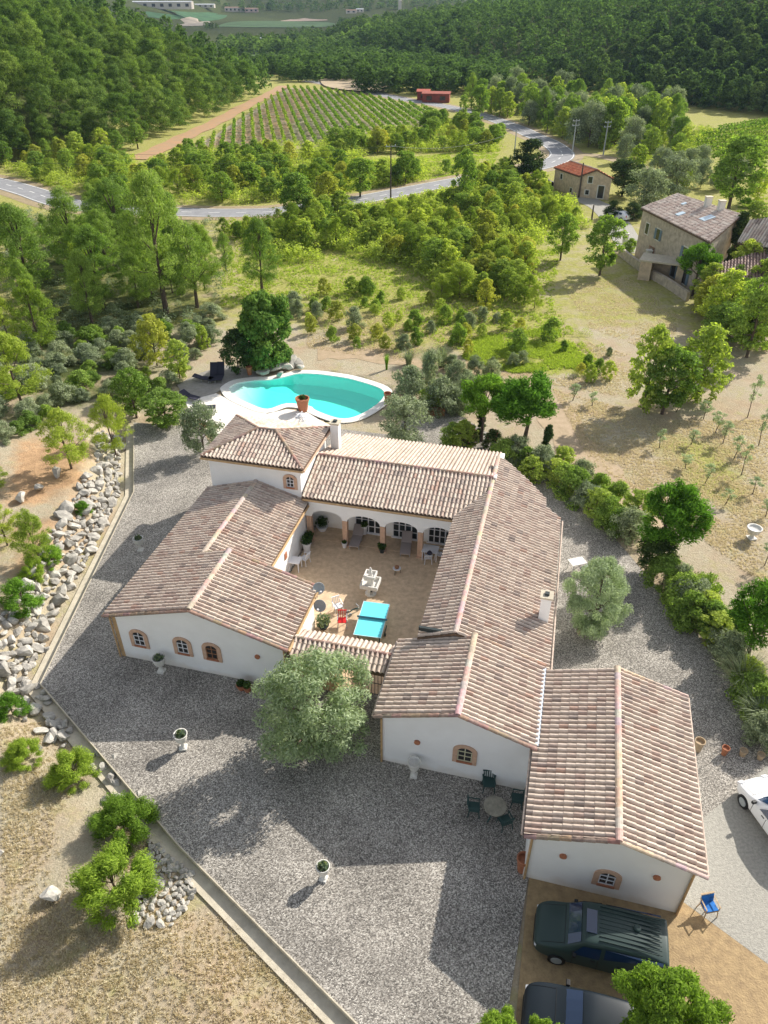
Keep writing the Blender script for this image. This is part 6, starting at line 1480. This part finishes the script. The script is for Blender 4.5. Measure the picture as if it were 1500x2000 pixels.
VP = [G(u, v)[:2] for u, v in [(372, 293), (450, 245), (500, 212), (562, 172), (640, 176), (745, 194), (835, 213), (875, 236), (760, 262), (640, 285), (560, 284), (480, 300), (400, 304)]]
an_ = R(-9); dv = (math.sin(an_), math.cos(an_))
def row_span(ox, oy, P, dirv):
    ins = [s for s in np.arange(-250, 250, 1.5) if polyin(ox + dirv[0] * s, oy + dirv[1] * s, P)]
    return (min(ins), max(ins)) if len(ins) > 3 else (0, 0)
c0 = VP[0]; nxv, nyv = dv[1], -dv[0]
vine_rows(c0, dv, 52, 2.45, lambda i: row_span(c0[0] + nxv * 2.45 * i, c0[1] + nyv * 2.45 * i, VP, dv), 'vine rows of the large vineyard', 'row of vines in the large vineyard beside the red track')
VR = [G(u, v)[:2] for u, v in [(1300, 285), (1400, 255), (1510, 235), (1560, 300), (1510, 325), (1400, 310), (1330, 300)]]
an2 = R(52); dv2 = (math.sin(an2), math.cos(an2)); c2 = VR[0]; n2x, n2y = dv2[1], -dv2[0]; c2 = (c2[0] - n2x * 30, c2[1] - n2y * 30)
vine_rows(c2, dv2, 34, 2.4, lambda i: row_span(c2[0] + n2x * 2.4 * i, c2[1] + n2y * 2.4 * i, VR, dv2), 'vine rows of the right hand vineyard', 'row of vines in the vineyard at the foot of the right hand hill', dens=22)
# ---------------------------------------------------------------- rocks
def rock_mesh(seed):
    bm = bmesh.new(); bmesh.ops.create_icosphere(bm, subdivisions=2, radius=.5); g = random.Random(seed); o3 = Vector((g.random() * 9, g.random() * 9, g.random() * 9))
    cuts = [(Vector((g.gauss(0, 1), g.gauss(0, 1), g.gauss(0, 1))).normalized(), g.uniform(.2, .38)) for _ in range(11)]
    for v in bm.verts:
        for n_, d_ in cuts:
            k = v.co.dot(n_)
            if k > d_: v.co -= n_ * (k - d_)
        v.co += v.co.normalized() * noise.noise(v.co * 3 + o3) * .07
    me = bpy.data.meshes.new('rock'); bm.to_mesh(me); bm.free(); me.materials.append(M['rock']); return me
RM = [rock_mesh(i) for i in range(8)]
def rock(x, y, s, label=None, group=None, z=None, fl=.75, nm='boulder'):
    o = bpy.data.objects.new(nm, rnd.choice(RM)); COL.objects.link(o); o.location = (x, y, (Hs(x, y) if z is None else z) + s * .18)
    o.rotation_euler = (rnd.uniform(-.5, .5), rnd.uniform(-.5, .5), rnd.uniform(0, 6.28)); o.scale = (s * rnd.uniform(.9, 1.5), s * rnd.uniform(.8, 1.1), s * fl * rnd.uniform(.8, 1.2)); tagx(o, label, 'rock', group)
for u, v, s, lb in ((112, 930, 1.1, 'grey boulder on red earth, rightmost of the row of three'), (78, 958, .9, 'pale boulder on red earth, middle of the row of three'), (42, 978, 1.0, 'pale boulder on red earth, leftmost of the row of three'), (104, 1752, .85, 'single pale boulder on the dry lawn left of the largest feathery shrub'), (0, 1672, .5, 'small white boulder cut by the left edge on the dry lawn')):
    x, y, z = G(u, v); rock(x, y, s, lb, z=z + s * .15)
RL = 'pale limestone boulder in the long rock bank beside the gravel yard'
K1, K2 = KERB[1], KERB[2]; K0 = KERB[0]
rocks = []
for _ in range(9000):
    f = rnd.random(); a, b = (K0, K1) if f < .16 else (K1, K2); f2_ = rnd.random()
    if a is K0: f2_ = rnd.uniform(.2, 1)
    dx, dy = b[0] - a[0], b[1] - a[1]; L = math.hypot(dx, dy); o_ = rnd.uniform(1.1, 3.1 if f > .16 else 2.5); nx, ny = dy / L, -dx / L
    x, y = a[0] + dx * f2_ + nx * o_, a[1] + dy * f2_ + ny * o_
    s = rnd.uniform(.5, 1.1) if len(rocks) < 120 else rnd.uniform(.3, .55)
    if all((p - x) ** 2 + (q - y) ** 2 > (.5 * (s + r_) * .64) ** 2 for p, q, r_ in rocks): rocks.append((x, y, s))
    if len(rocks) > 292: break
for (x, y, s) in rocks: rock(x, y, s * 1.15, RL, 'boulders of the rock bank')
rk2 = []
for u0, v0, u1, v1, wd_, n_ in ((40, 1300, 70, 1400, 1.6, 26), (70, 1385, 130, 1445, .9, 22), (190, 1480, 260, 1560, .7, 16)):
    (ax, ay), (bx, by) = G(u0, v0)[:2], G(u1, v1)[:2]
    for _ in range(n_):
        f = rnd.random(); rock(ax + (bx - ax) * f + rnd.gauss(0, wd_ * .5), ay + (by - ay) * f + rnd.gauss(0, wd_ * .4), rnd.uniform(.35, .8), 'pale stone in the low white rock edging above the dry lawn', 'stones of the lawn edging')
PS = [G(u, v)[:2] for u, v in [(285, 1640), (322, 1660), (375, 1710), (378, 1750), (335, 1808), (255, 1808), (270, 1760), (290, 1700)]]
pst = []; x0, x1, y0, y1 = min(p[0] for p in PS), max(p[0] for p in PS), min(p[1] for p in PS), max(p[1] for p in PS)
for _ in range(8000):
    x, y = rnd.uniform(x0, x1), rnd.uniform(y0, y1); s = rnd.uniform(.2, .42)
    if polyin(x, y, PS) and all((p - x) ** 2 + (q - y) ** 2 > (.5 * (s + r_) * .8) ** 2 for p, q, r_ in pst): pst.append((x, y, s))
print('rocks', len(rocks), 'pile', len(pst))
for (x, y, s) in pst: rock(x, y, s * 1.25, 'pale stone in the pile beside the largest feathery shrub', 'stones of the pile', nm='stone')
for i, (u, v, s) in enumerate(((512, 740, 1.5), (535, 733, 1.9), (552, 728, 1.7), (570, 722, 1.5), (583, 720, 1.2), (525, 725, 1.4), (548, 742, 1.0), (588, 728, 1.0), (560, 716, 1.2))):
    x, y = at(u, v - 7, .1); rock(x, y, s * 1.05, 'grey boulder in the rock pile on the far rim of the pool', 'boulders on the pool rim', z=.15, fl=.6)
# ---------------------------------------------------------------- dry grass tufts over the fields
def tufts(name, polys, n_, label, m, ls=.22, seed=9, avoid=True):
    g = np.random.default_rng(seed); out = []
    for pts, k in polys:
        P = [G(u, v)[:2] for u, v in pts]; xs = [p[0] for p in P]; ys = [p[1] for p in P]; m_ = int(n_ * k * 3)
        X = g.uniform(min(xs), max(xs), m_); Y = g.uniform(min(ys), max(ys), m_); s = in_poly(X, Y, P) > 0
        X, Y = X[s][:int(n_ * k)], Y[s][:int(n_ * k)]; out.append(np.stack([X, Y], 1))
    XY = np.concatenate(out); nse = np.array([noise.noise(Vector((x * .35, y * .35, 0))) for x, y in XY]); XY = XY[nse * 1.6 + g.random(len(XY)) * .9 > .2]
    Z = H(XY[:, 0], XY[:, 1]); B = 7; P = np.repeat(np.concatenate([XY, Z[:, None]], 1), B, 0); P[:, :2] += g.normal(size=(len(P), 2)) * ls * .5; P[:, 2] += ls * .35
    V, F, lf = leaves(P, g.normal(size=P.shape) * np.array([1, 1, .3]), ls, .18, g, .8)
    o = bpy.data.objects.new(name, npmesh(name, V, F, m, lf)); COL.objects.link(o); tagx(o, label, 'grass', None, 'stuff')
tufts('dry_grass', [([(0, 1420), (100, 1400), (300, 1625), (440, 1785), (655, 2010), (0, 2010)], .2), ([(600, 600), (900, 590), (1250, 700), (1240, 780), (950, 730), (600, 680)], .45), ([(1080, 760), (1300, 820), (1500, 820), (1500, 1150), (1300, 1000), (1150, 900)], .35), ([(1100, 560), (1230, 540), (1330, 620), (1300, 700), (1150, 640)], .12)], 52000, 'short dry straw grass over the fields and the lawn', FM['straw'], .075)
tufts('green_grass', [([(430, 600), (440, 440), (1100, 420), (1080, 600), (1180, 720), (930, 700), (700, 600)], .55), ([(930, 660), (1080, 640), (1170, 720), (1000, 730), (900, 700)], .25), ([(560, 330), (980, 290), (960, 330), (600, 390)], .3)], 40000, 'yellow-green grass among the scrub beyond the pool', FM['scrub'], .15, 21)
print(cnt)

# ---------------------------------------------------------------- air
mb = MB().box(-2500, 2500, -60, 7000, -8, 140); hz = mb.build('haze', []); hm = bpy.data.materials.new('haze'); hm.use_nodes = True; n_ = hm.node_tree; n_.nodes.remove(n_.nodes['Principled BSDF'])
pv = n_.nodes.new('ShaderNodeVolumePrincipled'); pv.inputs['Color'].default_value = (.50, .70, 1.0, 1); pv.inputs['Density'].default_value = HAZE; pv.inputs['Anisotropy'].default_value = .2
n_.links.new(pv.outputs[0], n_.nodes['Material Output'].inputs['Volume']); hz.data.materials.append(hm); tagx(hz, 'thin blue air haze over the valley', 'haze', None, 'stuff')

# ---------------------------------------------------------------- unseen thin clouds, added above the frame to shade the end of the valley
cm_ = bpy.data.materials.new('added_shade_cloud'); cm_.use_nodes = True; c_ = cm_.node_tree; c_.nodes.remove(c_.nodes['Principled BSDF'])
ct, cd, cx_ = c_.nodes.new('ShaderNodeBsdfTransparent'), c_.nodes.new('ShaderNodeBsdfTranslucent'), c_.nodes.new('ShaderNodeMixShader'); cx_.inputs[0].default_value = .30
cd.inputs[0].default_value = (.9, .9, .9, 1); c_.links.new(ct.outputs[0], cx_.inputs[1]); c_.links.new(cd.outputs[0], cx_.inputs[2]); c_.links.new(cx_.outputs[0], c_.nodes['Material Output'].inputs[0])
for tx0, ty0, rx_, ry_ in ((60, 1080, 460, 430), (-500, 1500, 700, 600), (500, 1900, 800, 700)):
    bm = bmesh.new(); bmesh.ops.create_icosphere(bm, subdivisions=5, radius=1)
    for v in bm.verts:
        k = 1 + .35 * noise.noise(v.co * 1.6 + Vector((tx0, 0, 0))) + .12 * noise.noise(v.co * 6); v.co = Vector((v.co.x * rx_ * k, v.co.y * ry_ * k, v.co.z * 40 * k))
    me = bpy.data.meshes.new('added_shade_cloud'); bm.to_mesh(me); bm.free(); me.materials.append(cm_); o = bpy.data.objects.new('added_shade_cloud', me); COL.objects.link(o)
    o.location = (tx0 + 1.142 * 600, ty0 + .938 * 600, 600); tagx(o, kind='structure')
